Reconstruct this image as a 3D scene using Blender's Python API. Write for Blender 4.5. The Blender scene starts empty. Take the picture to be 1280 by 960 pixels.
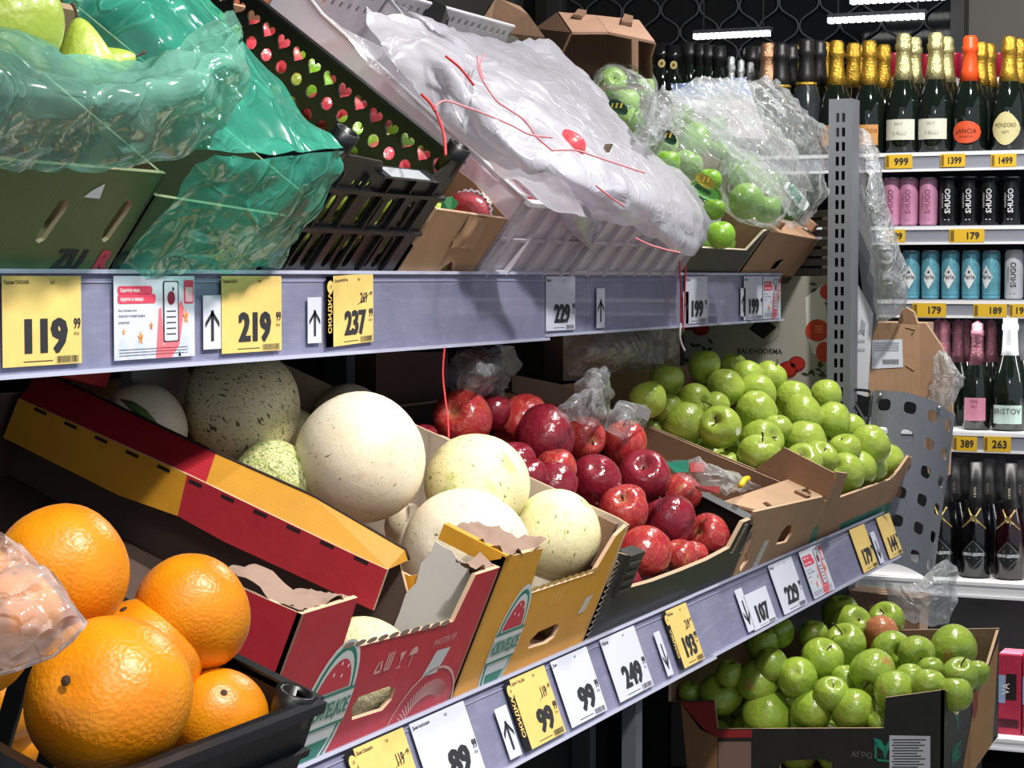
import bpy, bmesh, math, random
import numpy as np
from mathutils import Vector, Matrix, noise, Euler, Quaternion
from mathutils.geometry import tessellate_polygon
from math import sin, cos, pi, radians, sqrt, atan, atan2, exp

# ------------------------------------------------------------------ camera
SC = bpy.context.scene
COL = SC.collection
F = 2600.0
EYE = Vector((0, 0, 1.5))
PITCH = atan((480 - 346) / F)
YAW = atan((1780 - 640) / F * cos(PITCH))
FW = Vector((-sin(YAW) * cos(PITCH), cos(YAW) * cos(PITCH), -sin(PITCH)))
RT = Vector((cos(YAW), sin(YAW), 0))
UP = RT.cross(FW)
cam = bpy.data.objects.new('camera', bpy.data.cameras.new('camera'))
COL.objects.link(cam)
cam.matrix_world = Matrix(((RT.x, UP.x, -FW.x, EYE.x), (RT.y, UP.y, -FW.y, EYE.y), (RT.z, UP.z, -FW.z, EYE.z), (0, 0, 0, 1)))
cam.data.sensor_width = 36
cam.data.lens = F / 1280 * 36
cam.data.clip_start = .05
SC.camera = cam
# ------------------------------------------------------------------ light and exposure
SC.view_settings.view_transform = 'Standard'
SC.view_settings.look = 'None'
SC.view_settings.exposure = -0.02
SC.view_settings.gamma = 1.0
world = bpy.data.worlds.new('world'); SC.world = world
world.use_nodes = True
world.node_tree.nodes['Background'].inputs[0].default_value = (.80, .88, 1, 1)
world.node_tree.nodes['Background'].inputs[1].default_value = .56

def lamp(kind, loc, aim, energy, size, color=(1, 1, 1), **kw):
    l = bpy.data.lights.new('ceiling_lamp', kind); l.energy = energy; l.color = color
    o = bpy.data.objects.new('ceiling_lamp', l); COL.objects.link(o)
    o.location = loc
    o.rotation_euler = (Vector(aim) - Vector(loc)).to_track_quat('-Z', 'Y').to_euler()
    if kind == 'AREA':
        l.shape = 'DISK'; l.size = size
    else:
        l.shadow_soft_size = size
    for k, v in kw.items(): setattr(l, k, v)
    return o
lamp('SPOT', (.40, .75, 3.3), (-1.05, 1.35, 1.1), 265, .08, (1, .97, .92), spot_size=radians(64), spot_blend=.5)
lamp('SPOT', (.18, 2.3, 3.3), (-1.35, 2.75, 1.15), 345, .08, (1, .97, .92), spot_size=radians(56), spot_blend=.6)
lamp('AREA', (-.55, 4.25, 3.3), (-1.25, 4.5, .8), 68, .14, (1, .97, .92))
lamp('AREA', (.1, -.6, 3.0), (-1.2, 2.6, 1.1), 14, .5, (1, .97, .93))  # unseen fill lamp behind the viewpoint, added to soften the shade
lamp('AREA', (-.9, 5.35, 3.1), (-1.2, 6.2, 1.4), 22, .3, (1, .97, .93))

# ------------------------------------------------------------------ measuring helpers (place real geometry on real planes)
def ray(px, py): return FW + RT * ((px - 640) / F) + UP * ((480 - py) / F)
def depth(p): return (Vector(p) - EYE).dot(FW)
def onX(px, py, X): r = ray(px, py); return EYE + r * (X / r.x)
def onY(px, py, Y): r = ray(px, py); return EYE + r * (Y / r.y)
def onZ(px, py, Z): r = ray(px, py); return EYE + r * ((Z - EYE.z) / r.z)
def onD(px, py, zc): return EYE + ray(px, py) * zc

class Frame:                      # a tilted shelf: u goes into the shelf, y along it, n up from its surface
    def __init__(s, X, Z, deg):
        s.O = Vector((X, 0, Z)); t = radians(deg)
        s.u = Vector((-cos(t), 0, sin(t))); s.n = Vector((sin(t), 0, cos(t)))
    def w(s, u, y, n): return s.O + s.u * u + s.n * n + Vector((0, y, 0))
    def loc(s, p): d = p - s.O; return (d.dot(s.u), d.y, d.dot(s.n))
    def onu(s, px, py, u=0):
        r = ray(px, py); return s.loc(EYE + r * ((u - (EYE - s.O).dot(s.u)) / r.dot(s.u)))
    def ony(s, px, py, y): return s.loc(onY(px, py, y))
    def onn(s, px, py, n):
        r = ray(px, py); return s.loc(EYE + r * ((n - (EYE - s.O).dot(s.n)) / r.dot(s.n)))
UF = Frame(-1.46, 1.5, 36.5)
LF = Frame(-1.20, .91, 22.5)

# ------------------------------------------------------------------ materials
MATS = {}
class NT:
    def __init__(s, name):
        s.m = bpy.data.materials.new(name); s.m.use_nodes = True
        s.t = s.m.node_tree; s.b = s.t.nodes['Principled BSDF']; s.out = s.t.nodes['Material Output']
    def n(s, kind, **kw):
        x = s.t.nodes.new(kind)
        for k, v in kw.items():
            if k.startswith('i_'):
                k2 = k[2:]; k2 = int(k2) if k2.isdigit() else k2.replace('_', ' ')
                x.inputs[k2].default_value = v
            else: setattr(x, k, v)
        return x
    def l(s, a, b): s.t.links.new(a, b)
    def mix(s, fac, a, b):
        m = s.n('ShaderNodeMix', data_type='RGBA')
        for sock, v in ((m.inputs[0], fac), (m.inputs[6], a), (m.inputs[7], b)):
            if hasattr(v, 'links'): s.l(v, sock)
            elif isinstance(v, (int, float)): sock.default_value = v
            else: sock.default_value = (*v, 1) if len(v) == 3 else v
        return m.outputs[2]
    def ramp(s, f, stops):
        r = s.n('ShaderNodeValToRGB'); cr = r.color_ramp
        while len(cr.elements) < len(stops): cr.elements.new(.5)
        for e, (p, c) in zip(cr.elements, stops):
            e.position = p; e.color = (*c, 1) if not isinstance(c, (int, float)) else (c, c, c, 1)
        s.l(f, r.inputs[0]); return r.outputs[0]
    def coords(s, rnd=False, scale=None):
        tc = s.n('ShaderNodeTexCoord').outputs['Object']
        if rnd:
            oi = s.n('ShaderNodeObjectInfo'); a = s.n('ShaderNodeVectorMath', operation='MULTIPLY_ADD')
            s.l(oi.outputs['Random'], a.inputs[0]); a.inputs[1].default_value = (17, 31, 43); s.l(tc, a.inputs[2]); tc = a.outputs[0]
        if scale:
            a = s.n('ShaderNodeVectorMath', operation='MULTIPLY'); s.l(tc, a.inputs[0]); a.inputs[1].default_value = scale; tc = a.outputs[0]
        return tc
    def noise(s, vec, scale, detail=3, rough=.5, dist=0):
        x = s.n('ShaderNodeTexNoise'); s.l(vec, x.inputs['Vector'])
        x.inputs['Scale'].default_value = scale; x.inputs['Detail'].default_value = detail
        x.inputs['Roughness'].default_value = rough; x.inputs['Distortion'].default_value = dist
        return x.outputs['Fac']
    def voro(s, vec, scale, feature='F1', out='Distance'):
        x = s.n('ShaderNodeTexVoronoi', feature=feature); s.l(vec, x.inputs['Vector']); x.inputs['Scale'].default_value = scale
        return x.outputs[out]
    def bump(s, h, strength, dist=.01, tgt=None):
        b = s.n('ShaderNodeBump'); s.l(h, b.inputs['Height']); b.inputs['Strength'].default_value = strength; b.inputs['Distance'].default_value = dist
        s.l(b.outputs[0], (tgt or s.b).inputs['Normal']); return b.outputs[0]
    def base(s, c):
        if hasattr(c, 'links'): s.l(c, s.b.inputs['Base Color'])
        else: s.b.inputs['Base Color'].default_value = (*c, 1)
def srgb(h):
    v = [int(h[i:i + 2], 16) / 255 for i in (0, 2, 4)]
    return tuple(c / 12.92 if c <= .04045 else ((c + .055) / 1.055) ** 2.4 for c in v)

def M(hexc, rough=.6, metal=0, spec=.5, grain=0, gs=30, bump=0, coat=0, name=None):
    key = (hexc, rough, metal, spec, grain, gs, bump, coat)
    if key in MATS: return MATS[key]
    k = NT(name or ('surface_' + hexc)); c = srgb(hexc)
    if grain or bump:
        nz = k.noise(k.coords(), gs, 4, .6)
        if grain: k.base(k.mix(k.ramp(nz, ((.3, 0.), (.7, 1.))), tuple(x * (1 - grain) for x in c), tuple(min(1, x * (1 + grain)) for x in c)))
        else: k.base(c)
        if bump: k.bump(nz, bump)
    else: k.base(c)
    k.b.inputs['Roughness'].default_value = rough; k.b.inputs['Metallic'].default_value = metal
    k.b.inputs['Specular IOR Level'].default_value = spec; k.b.inputs['Coat Weight'].default_value = coat
    MATS[key] = k.m; return k.m

def card(hexc, rough=.75, flute=True):                  # cardboard: faint flute lines and blotches
    key = ('card', hexc, rough)
    if key in MATS: return MATS[key]
    k = NT('cardboard_' + hexc); c = srgb(hexc); v = k.coords()
    w = k.n('ShaderNodeTexWave', bands_direction='Y'); k.l(v, w.inputs['Vector']); w.inputs['Scale'].default_value = 45; w.inputs['Distortion'].default_value = .6
    nz = k.noise(v, 9, 5, .65)
    a = k.mix(k.ramp(nz, ((.3, 0.), (.75, 1.))), tuple(x * .86 for x in c), tuple(min(1, x * 1.08) for x in c))
    k.base(k.mix(.012, a, w.outputs['Color'])); k.b.inputs['Roughness'].default_value = rough
    k.bump(k.noise(v, 14, 4, .6), .25, .006)
    MATS[key] = k.m; return k.m

def film(name, tint, alpha, rough=.12, bump=.6, scale=14, edge=.55, white=(.9, .95, 1), trans=(1, 1, 1)):
    """thin plastic film: clear body, soft waves and sharp crease lines that catch the light"""
    k = NT(name); v = k.coords()
    def crease(sc, width, d):
        n = k.noise(v, sc, 1.5, .45, d)
        m = k.n('ShaderNodeMath', operation='SUBTRACT'); k.l(n, m.inputs[0]); m.inputs[1].default_value = .5
        a = k.n('ShaderNodeMath', operation='ABSOLUTE'); k.l(m.outputs[0], a.inputs[0])
        return k.ramp(a.outputs[0], ((0., 1.), (width, 0.)))
    c1 = crease(scale, .055, .8); c2 = crease(scale * 2.1, .05, 1.2)
    wv = k.noise(v, scale * .8, 2, .45, .6)
    h = k.n('ShaderNodeMath', operation='MULTIPLY_ADD'); k.l(c1, h.inputs[0]); h.inputs[1].default_value = .16; k.l(wv, h.inputs[2])
    h2 = k.n('ShaderNodeMath', operation='MULTIPLY_ADD'); k.l(c2, h2.inputs[0]); h2.inputs[1].default_value = .07; k.l(h.outputs[0], h2.inputs[2])
    k.base(tint); k.b.inputs['Roughness'].default_value = max(rough, .18); k.b.inputs['Specular IOR Level'].default_value = .6
    nb = k.bump(h2.outputs[0], bump, .035)
    tr = k.n('ShaderNodeBsdfTransparent'); tr.inputs[0].default_value = (*trans, 1)
    tl = k.n('ShaderNodeBsdfTranslucent'); tl.inputs[0].default_value = (*tint, 1)
    m0 = k.n('ShaderNodeMixShader'); m0.inputs[0].default_value = .35; k.l(k.b.outputs[0], m0.inputs[1]); k.l(tl.outputs[0], m0.inputs[2])
    lw = k.n('ShaderNodeLayerWeight'); lw.inputs[0].default_value = .3
    f1 = k.n('ShaderNodeMath', operation='MULTIPLY_ADD'); k.l(lw.outputs['Facing'], f1.inputs[0]); f1.inputs[1].default_value = edge; f1.inputs[2].default_value = alpha
    f2 = k.n('ShaderNodeMath', operation='MULTIPLY_ADD', use_clamp=True); k.l(c1, f2.inputs[0]); f2.inputs[1].default_value = .16; k.l(f1.outputs[0], f2.inputs[2])
    gl = k.n('ShaderNodeBsdfGlossy'); gl.inputs['Roughness'].default_value = rough; k.l(nb, gl.inputs['Normal']); gl.inputs[0].default_value = (.9, .95, 1, 1)
    mx = k.n('ShaderNodeMixShader'); k.l(f2.outputs[0], mx.inputs[0]); k.l(tr.outputs[0], mx.inputs[1]); k.l(m0.outputs[0], mx.inputs[2])
    pw = k.n('ShaderNodeMath', operation='POWER'); k.l(lw.outputs['Facing'], pw.inputs[0]); pw.inputs[1].default_value = 2.5
    fr = k.n('ShaderNodeMath', operation='MULTIPLY_ADD', use_clamp=True); k.l(pw.outputs[0], fr.inputs[0]); fr.inputs[1].default_value = .22; fr.inputs[2].default_value = .05
    mg = k.n('ShaderNodeMixShader'); k.l(fr.outputs[0], mg.inputs[0]); k.l(mx.outputs[0], mg.inputs[1]); k.l(gl.outputs[0], mg.inputs[2])
    k.l(mg.outputs[0], k.out.inputs[0])
    return k.m

def apple_mat(name, top, mid, low, blush=None, blush_at=.6, streak=0., rough=.28, speck=.25):
    k = NT(name); v = k.coords(True); ob = k.coords()
    nz = k.noise(v, 1.3, 3, .55)
    c = k.mix(k.ramp(nz, ((.3, 0.), (.7, 1.))), mid, low)
    if streak:
        sv = k.n('ShaderNodeVectorMath', operation='MULTIPLY'); k.l(v, sv.inputs[0]); sv.inputs[1].default_value = (5, 5, .8)
        c = k.mix(k.ramp(k.noise(sv.outputs[0], 1.6, 5, .7, .4), ((.48, 0.), (.72, streak))), c, top)
    if blush:
        c = k.mix(k.ramp(k.noise(v, .75, 3, .5), ((blush_at, 0.), (blush_at + .12, 1.))), c, blush)
    sp = k.voro(v, 16); c = k.mix(k.ramp(sp, ((.06, speck), (.13, 0.))), c, tuple(min(1, x * 1.6 + .08) for x in top))
    # the stem hollow is paler/greener
    sx = k.n('ShaderNodeSeparateXYZ'); k.l(ob, sx.inputs[0])
    ln = k.n('ShaderNodeVectorMath', operation='MULTIPLY'); k.l(ob, ln.inputs[0]); ln.inputs[1].default_value = (1, 1, 0)
    le = k.n('ShaderNodeVectorMath', operation='LENGTH'); k.l(ln.outputs[0], le.inputs[0])
    c = k.mix(k.ramp(le.outputs['Value'], ((.10, .75), (.34, 0.))), c, tuple(x * .75 for x in top))
    k.base(c); k.b.inputs['Roughness'].default_value = rough; k.b.inputs['Coat Weight'].default_value = .25; k.b.inputs['Coat Roughness'].default_value = .15
    k.b.inputs['Subsurface Weight'].default_value = .05; k.b.inputs['Subsurface Radius'].default_value = (.1, .1, .05)
    k.bump(k.noise(v, 3, 3), .12, .05)
    return k.m

def melon_mat(name, base, green, dens, patch, net=0):
    k = NT(name); v = k.coords(True)
    c = k.mix(k.ramp(k.noise(v, 1.1, 4, .6), ((.35, 0.), (.7, 1.))), base, tuple(x * y for x, y in zip(base, (1.0, .93, .80))))
    c = k.mix(k.ramp(k.noise(v, 3.5, 5, .7), ((.60, 0.), (.78, .5))), c, srgb('c9a079'))
    sv = k.n('ShaderNodeVectorMath', operation='MULTIPLY'); k.l(v, sv.inputs[0]); sv.inputs[1].default_value = (1, 2.2, .9)
    c = k.mix(k.ramp(k.noise(sv.outputs[0], 1.15, 3, .6), ((.62 - patch, 0.), (.70 - patch, .8))), c, srgb('b9c170'))
    c = k.mix(k.ramp(k.noise(sv.outputs[0], 6.5, 3, .5), ((.70 - dens, 0.), (.735 - dens, .9))), c, green)
    c = k.mix(k.ramp(k.noise(sv.outputs[0], 19, 2, .5), ((.70 - dens, 0.), (.73 - dens, .9))), c, tuple(x * .6 for x in green))
    if net: c = k.mix(k.ramp(k.voro(v, 9, 'DISTANCE_TO_EDGE'), ((.0, net), (.09, 0.))), c, srgb('8a9a50'))
    k.base(c); k.b.inputs['Roughness'].default_value = .5; k.bump(k.noise(v, 5, 4, .6), .06 + net * .5, .03)
    return k.m

def orange_mat():
    k = NT('orange_peel'); v = k.coords(True)
    c = k.mix(k.ramp(k.noise(v, 1.2, 3), ((.35, 0.), (.7, 1.))), srgb('f08c06'), srgb('f9a012'))
    c = k.mix(k.ramp(k.noise(v, 2.4, 5, .7), ((.66, 0.), (.8, .35))), c, srgb('c87a28'))
    k.base(c); k.b.inputs['Roughness'].default_value = .36; k.b.inputs['Coat Weight'].default_value = .15; k.b.inputs['Coat Roughness'].default_value = .25
    ve = k.voro(v, 17, 'SMOOTH_F1'); nz = k.noise(v, 22, 3)
    ma = k.n('ShaderNodeMath', operation='ADD'); k.l(ve, ma.inputs[0]); k.l(nz, ma.inputs[1])
    k.bump(ma.outputs[0], .12, .03)
    return k.m

def rail_mat():
    k = NT('scuffed_lilac_backing'); v = k.coords()
    c = k.mix(k.ramp(k.noise(v, 5, 5, .7), ((.3, 0.), (.7, 1.))), srgb('6f708c'), srgb('85869f'))
    sv = k.n('ShaderNodeVectorMath', operation='MULTIPLY'); k.l(v, sv.inputs[0]); sv.inputs[1].default_value = (1, 3, 22)
    c = k.mix(k.ramp(k.noise(sv.outputs[0], 6, 5, .7), ((.5, 0.), (.8, .45))), c, srgb('a3a4bb'))
    c = k.mix(k.ramp(k.noise(v, 40, 4, .7), ((.6, 0.), (.75, .3))), c, srgb('5b5c74'))
    k.base(c); k.b.inputs['Roughness'].default_value = .35; k.b.inputs['Coat Weight'].default_value = .3
    k.bump(k.noise(v, 7, 3), .1, .01)
    return k.m

def emit(name, col, s):
    k = NT(name); e = k.n('ShaderNodeEmission'); e.inputs[0].default_value = (*col, 1); e.inputs[1].default_value = s
    k.l(e.outputs[0], k.out.inputs[0]); return k.m

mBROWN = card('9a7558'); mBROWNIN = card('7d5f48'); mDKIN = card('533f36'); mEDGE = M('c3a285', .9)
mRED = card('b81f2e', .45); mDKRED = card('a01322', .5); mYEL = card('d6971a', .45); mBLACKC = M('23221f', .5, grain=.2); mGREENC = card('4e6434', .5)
mPLB = M('111214', .36, bump=.05, gs=60, name='black_plastic'); mSTEEL = M('7b7f86', .45, .25, grain=.06, gs=12, name='grey_powder_steel')
mDARK = M('17171a', .7, name='dark_panel'); mWHITE = M('e9e9ec', .5); mINK = M('24242a', .7); mREDP = M('d7425c', .6); mYTAG = M('dfc070', .62, grain=.05, gs=40); mWTAG = M('c9ccda', .6)
mTAGPINK = M('ea6f7b', .6); mORG = M('ee9a5a', .6); mTEALP = M('1f7a62', .5); mWOOD = M('4a3320', .8); mRAIL = rail_mat(); mLIP = M('b9bcd2', .25, coat=.4)
mCLEAR = film('clear_film', (.85, .9, .93), .06, .08, .7, 9, .30)
mCLEARD = film('dusty_clear_film', (.70, .73, .76), .20, .12, .7, 8, .35)
mTEAL = film('teal_film', srgb('8cc9b8'), .44, .10, .55, 5, .30, trans=(.50, .84, .74))
mTEAL2 = film('bright_teal_film', srgb('55d0b2'), .30, .10, .55, 6, .40, trans=(.48, .92, .80))
mWBAG = film('white_bag_film', (.64, .64, .72), .80, .25, .4, 5.5, .25)
mWCRATE = film('milky_plastic', (.80, .78, .82), .55, .28, .08, 6, .35)
mPINKBAG = film('pink_net_film', (.95, .78, .74), .42, .12, .9, 14, .30)
mTEALBAG = mTEAL

# ------------------------------------------------------------------ objects
ORG = {}
def tag(o, label=None, cat=None, group=None, kind=None):
    if label: o['label'] = label
    if cat: o['category'] = cat
    if group: o['group'] = group
    if kind: o['kind'] = kind
    return o
def root(name, loc, label=None, cat=None, group=None, kind=None):
    o = bpy.data.objects.new(name, None); COL.objects.link(o); o.location = loc; o.empty_display_size = .02
    ORG[o] = Vector(loc); return tag(o, label, cat, group, kind)
def mesh(name, verts, faces, mats, parent=None, smooth=False, fm=None, org=None):
    if not isinstance(mats, (list, tuple)): mats = [mats]
    verts = [Vector(v) for v in verts]
    if parent is not None: O = ORG[parent]
    else:
        O = Vector(org) if org is not None else sum(verts, Vector()) / len(verts)
    me = bpy.data.meshes.new(name); me.from_pydata([v - O for v in verts], [], faces)
    for m in mats: me.materials.append(m)
    if fm: me.polygons.foreach_set('material_index', fm)
    if smooth: me.polygons.foreach_set('use_smooth', [True] * len(me.polygons))
    me.update()
    o = bpy.data.objects.new(name, me); COL.objects.link(o)
    if parent is not None: o.parent = parent
    else: o.location = O
    ORG[o] = O
    return o
def plate(name, parent, outer, m3, th, mats, holes=(), **kw):
    if not isinstance(mats, (list, tuple)): mats = [mats, mats, mats]
    rings = [[Vector((a, b, 0)) for a, b in outer]] + [[Vector((a, b, 0)) for a, b in h] for h in holes]
    flat_ = [p for r in rings for p in r]; n = len(flat_)
    tris = tessellate_polygon(rings)
    V = [m3(p.x, p.y, 0) for p in flat_] + [m3(p.x, p.y, th) for p in flat_]
    # orient
    Fs = []; fm = []
    nrm = m3(0, 0, 0) - m3(0, 0, th)
    for t in tris:
        a, b, c = (V[i] for i in t)
        if (b - a).cross(c - a).dot(nrm) < 0: t = (t[0], t[2], t[1])
        Fs.append(tuple(t)); fm.append(0); Fs.append(tuple(n + i for i in reversed(t))); fm.append(1)
    k = 0
    for r in rings:
        L = len(r)
        for i in range(L):
            a, b = k + i, k + (i + 1) % L
            Fs.append((a, b, n + b, n + a)); fm.append(2)
        k += L
    return mesh(name, V, Fs, list(mats), parent, fm=fm, **kw)
def boxw(name, lo, hi, mat, parent=None, m=None):
    m = m or (lambda x, y, z: Vector((x, y, z)))
    (x0, y0, z0), (x1, y1, z1) = lo, hi
    V = [m(x, y, z) for x in (x0, x1) for y in (y0, y1) for z in (z0, z1)]
    Fs = [(0, 1, 3, 2), (4, 6, 7, 5), (0, 4, 5, 1), (2, 3, 7, 6), (0, 2, 6, 4), (1, 5, 7, 3)]
    return mesh(name, V, Fs, mat, parent)
def ell(cx, cy, rx, ry, n=20, a0=0, a1=2 * pi, closed=True):
    m = n if closed else n + 1
    return [(cx + rx * cos(a0 + (a1 - a0) * i / n), cy + ry * sin(a0 + (a1 - a0) * i / n)) for i in range(m)]
def rrect(x0, y0, x1, y1, r, n=3):
    P = []
    for cx, cy, a in ((x1 - r, y1 - r, 0), (x0 + r, y1 - r, pi / 2), (x0 + r, y0 + r, pi), (x1 - r, y0 + r, 3 * pi / 2)):
        P += [(cx + r * cos(a + pi / 2 * i / n), cy + r * sin(a + pi / 2 * i / n)) for i in range(n + 1)]
    return P
def heart(cx, cy, s):
    return [(cx + s * .062 * 16 * sin(t) ** 3, cy + s * .062 * (13 * cos(t) - 5 * cos(2 * t) - 2 * cos(3 * t) - cos(4 * t))) for t in [2 * pi * i / 16 for i in range(16)]]
def tube(name, pts, r, mat, parent=None, sides=6, close=False):
    pts = [Vector(p) for p in pts]; V = []; Fs = []
    up = Vector((0, 0, 1)); n = len(pts); prev = None
    for i, p in enumerate(pts):
        a = pts[(i - 1) % n] if close else pts[max(i - 1, 0)]; b = pts[(i + 1) % n] if close else pts[min(i + 1, n - 1)]
        t = (b - a).normalized() if (b - a).length > 1e-9 else Vector((0, 0, 1))
        x = t.cross(prev if prev else (up if abs(t.z) < .9 else Vector((1, 0, 0))))
        if x.length < 1e-6: x = t.orthogonal()
        x.normalize(); y = t.cross(x); prev = -y if prev is None else prev
        prev = x.cross(t)
        rr = r[i] if isinstance(r, (list, tuple)) else r
        V += [p + (x * cos(2 * pi * k / sides) + y * sin(2 * pi * k / sides)) * rr for k in range(sides)]
    for i in range(n if close else n - 1):
        j = (i + 1) % n
        Fs += [(i * sides + k, i * sides + (k + 1) % sides, j * sides + (k + 1) % sides, j * sides + k) for k in range(sides)]
    if not close: Fs += [tuple(reversed(range(sides))), tuple((n - 1) * sides + k for k in range(sides))]
    return mesh(name, V, Fs, mat, parent, smooth=True)
def smooth_pts(P, n=6):
    P = [Vector(p) for p in P]; out = []
    for i in range(len(P) - 1):
        a, b, c, d = P[max(i - 1, 0)], P[i], P[i + 1], P[min(i + 2, len(P) - 1)]
        for k in range(n):
            t = k / n
            out.append(.5 * ((2 * b) + (c - a) * t + (2 * a - 5 * b + 4 * c - d) * t * t + (3 * b - a - 3 * c + d) * t ** 3))
    out.append(P[-1]); return out
def lathe(name, prof, mat, parent=None, seg=20, m=None, a0=0, a1=2 * pi, rr=None):
    m = m or (lambda x, y, z: Vector((x, y, z))); V = []; Fs = []
    full = abs(a1 - a0 - 2 * pi) < 1e-6; S = seg if full else seg + 1
    for (r, h) in prof: V += [m(r * cos(a0 + (a1 - a0) * k / seg), r * sin(a0 + (a1 - a0) * k / seg), h) for k in range(S)]
    for i in range(len(prof) - 1):
        for k in range(seg):
            q = (k + 1) % S if full else k + 1
            Fs.append((i * S + k, i * S + q, (i + 1) * S + q, (i + 1) * S + k))
    if full and prof[0][0] > 1e-5: Fs.append(tuple(reversed(range(S))))
    if full and prof[-1][0] > 1e-5: Fs.append(tuple((len(prof) - 1) * S + k for k in range(S)))
    return mesh(name, V, Fs, mat, parent, smooth=True)

def rdg(p):                                  # ridged crumple noise
    return 1 - abs(noise.noise(p)) * 2
def sheet(name, rows, mat, parent=None, res=5, amp=.006, fs=14, seed=0, **kw):
    """a flexible film through a grid of 3-D points, wrinkled"""
    g = [smooth_pts(r, res) for r in rows]
    cols = list(zip(*g)); cols = [smooth_pts(c, res) for c in cols]
    nu, nv = len(cols), len(cols[0]); V = []; Fs = []
    for i in range(nu):
        for j in range(nv):
            p = cols[i][j]
            a = cols[min(i + 1, nu - 1)][j] - cols[max(i - 1, 0)][j]; b = cols[i][min(j + 1, nv - 1)] - cols[i][max(j - 1, 0)]
            nn = a.cross(b); nn = nn.normalized() if nn.length > 1e-12 else Vector((0, 0, 1))
            q = p * fs + Vector((seed * 7.3, seed * 3.1, 0))
            q = q + noise.noise_vector(q * .6) * .9
            V.append(p + nn * amp * (rdg(q) + .25 * rdg(q * 2.3) - .7))
    for i in range(nu - 1):
        for j in range(nv - 1): Fs.append((i * nv + j, (i + 1) * nv + j, (i + 1) * nv + j + 1, i * nv + j + 1))
    return mesh(name, V, Fs, mat, parent, smooth=True)
ICO = {}
def ico(sub):
    if sub not in ICO:
        bm = bmesh.new(); bmesh.ops.create_icosphere(bm, subdivisions=sub, radius=1)
        ICO[sub] = ([v.co.copy() for v in bm.verts], [tuple(v.index for v in f.verts) for f in bm.faces]); bm.free()
    return ICO[sub]
def hullbag(name, balls, mat, parent=None, sub=5, margin=.006, amp=.006, fs=16, seed=0, **kw):
    """a film bag stretched round some balls (centre, radius): their convex hull plus wrinkles"""
    Vs, Fs = ico(min(sub, 5)); Ns, _ = ico(4)
    c = sum((b[0] for b in balls), Vector()) / len(balls)
    D = np.array([tuple(v) for v in Vs]); N = np.array([tuple(v) for v in Ns])
    H = np.max(np.stack([N @ np.array(tuple(p - c)) + r + margin for p, r in balls]), axis=0)
    dn = D @ N.T; rad = np.where(dn > .15, H[None, :] / np.maximum(dn, .15), 9).min(axis=1)
    V = []
    for d, rr in zip(Vs, rad):
        p = c + d * float(rr); k = p * fs + Vector((seed * 5.7, 0, seed)); k = k + noise.noise_vector(k * .7)
        V.append(p + d * amp * (rdg(k) + .25 * rdg(k * 2.4) - .6))
    return mesh(name, V, Fs, mat, parent, smooth=True)

TXT = {}
def text(name, s, x, y, h, m3, mat, parent, wscale=1.0, align='LEFT', bold=0.0, off=-.0006, rot=0, maxw=None):
    """lettering as flat geometry laid on the surface m3(a, b, t)"""
    heavy = bold > .05; bold = .028 if heavy else bold
    key = (s, bold)
    if key not in TXT:
        c = bpy.data.curves.new('lettering', 'FONT'); c.body = s; c.size = 1; c.offset = bold; c.resolution_u = 2; c.fill_mode = 'FRONT'
        o = bpy.data.objects.new('lettering', c); COL.objects.link(o)
        dg = bpy.context.evaluated_depsgraph_get(); me = o.evaluated_get(dg).to_mesh()
        V = [v.co.copy() for v in me.vertices]; Fs = [tuple(p.vertices) for p in me.polygons]
        o.evaluated_get(dg).to_mesh_clear(); bpy.data.objects.remove(o); bpy.data.curves.remove(c)
        if V:
            x0 = min(v.x for v in V); x1 = max(v.x for v in V); y0 = min(v.y for v in V); y1 = max(v.y for v in V)
        else: x0 = y0 = 0; x1 = y1 = 1
        TXT[key] = (V, Fs, x0, x1, y0, y1)
    V, Fs, x0, x1, y0, y1 = TXT[key]
    if not V: return
    k = h / max(y1 - y0, 1e-6); kx = k * wscale
    if maxw and (x1 - x0) * kx > maxw: kx = maxw / (x1 - x0)
    dx = {'LEFT': 0, 'CENTER': -.5, 'RIGHT': -1}[align] * (x1 - x0) * kx
    W = []; G = []
    for q, sh in enumerate((0, -.022, .022, -.042, .042) if heavy else (0,)):
        for v in V:
            a, b = (v.x + sh - x0) * kx + dx, (v.y - y0) * k
            if rot: a, b = a * cos(rot) - b * sin(rot), a * sin(rot) + b * cos(rot)
            W.append(m3(x + a, y + b, off - q * .00002))
        G += [tuple(i + q * len(V) for i in f_) for f_ in Fs]
    Fs = G
    return mesh(name, W, Fs, mat, parent)
def flat(name, poly, m3, mat, parent, off=-.0004, holes=()):
    rings = [[Vector((a, b, 0)) for a, b in poly]] + [[Vector((a, b, 0)) for a, b in h] for h in holes]
    P = [p for r in rings for p in r]
    return mesh(name, [m3(p.x, p.y, off) for p in P], [tuple(t) for t in tessellate_polygon(rings)], mat, parent)
def polys(name, plist, m3, mat, parent, off=-.0005):
    V = []; Fs = []
    for poly in plist:
        k = len(V); V += [m3(a, b, off) for a, b in poly]
        Fs += [tuple(k + i for i in t) for t in tessellate_polygon([[Vector((a, b, 0)) for a, b in poly]])]
    return mesh(name, V, Fs, mat, parent)
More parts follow.
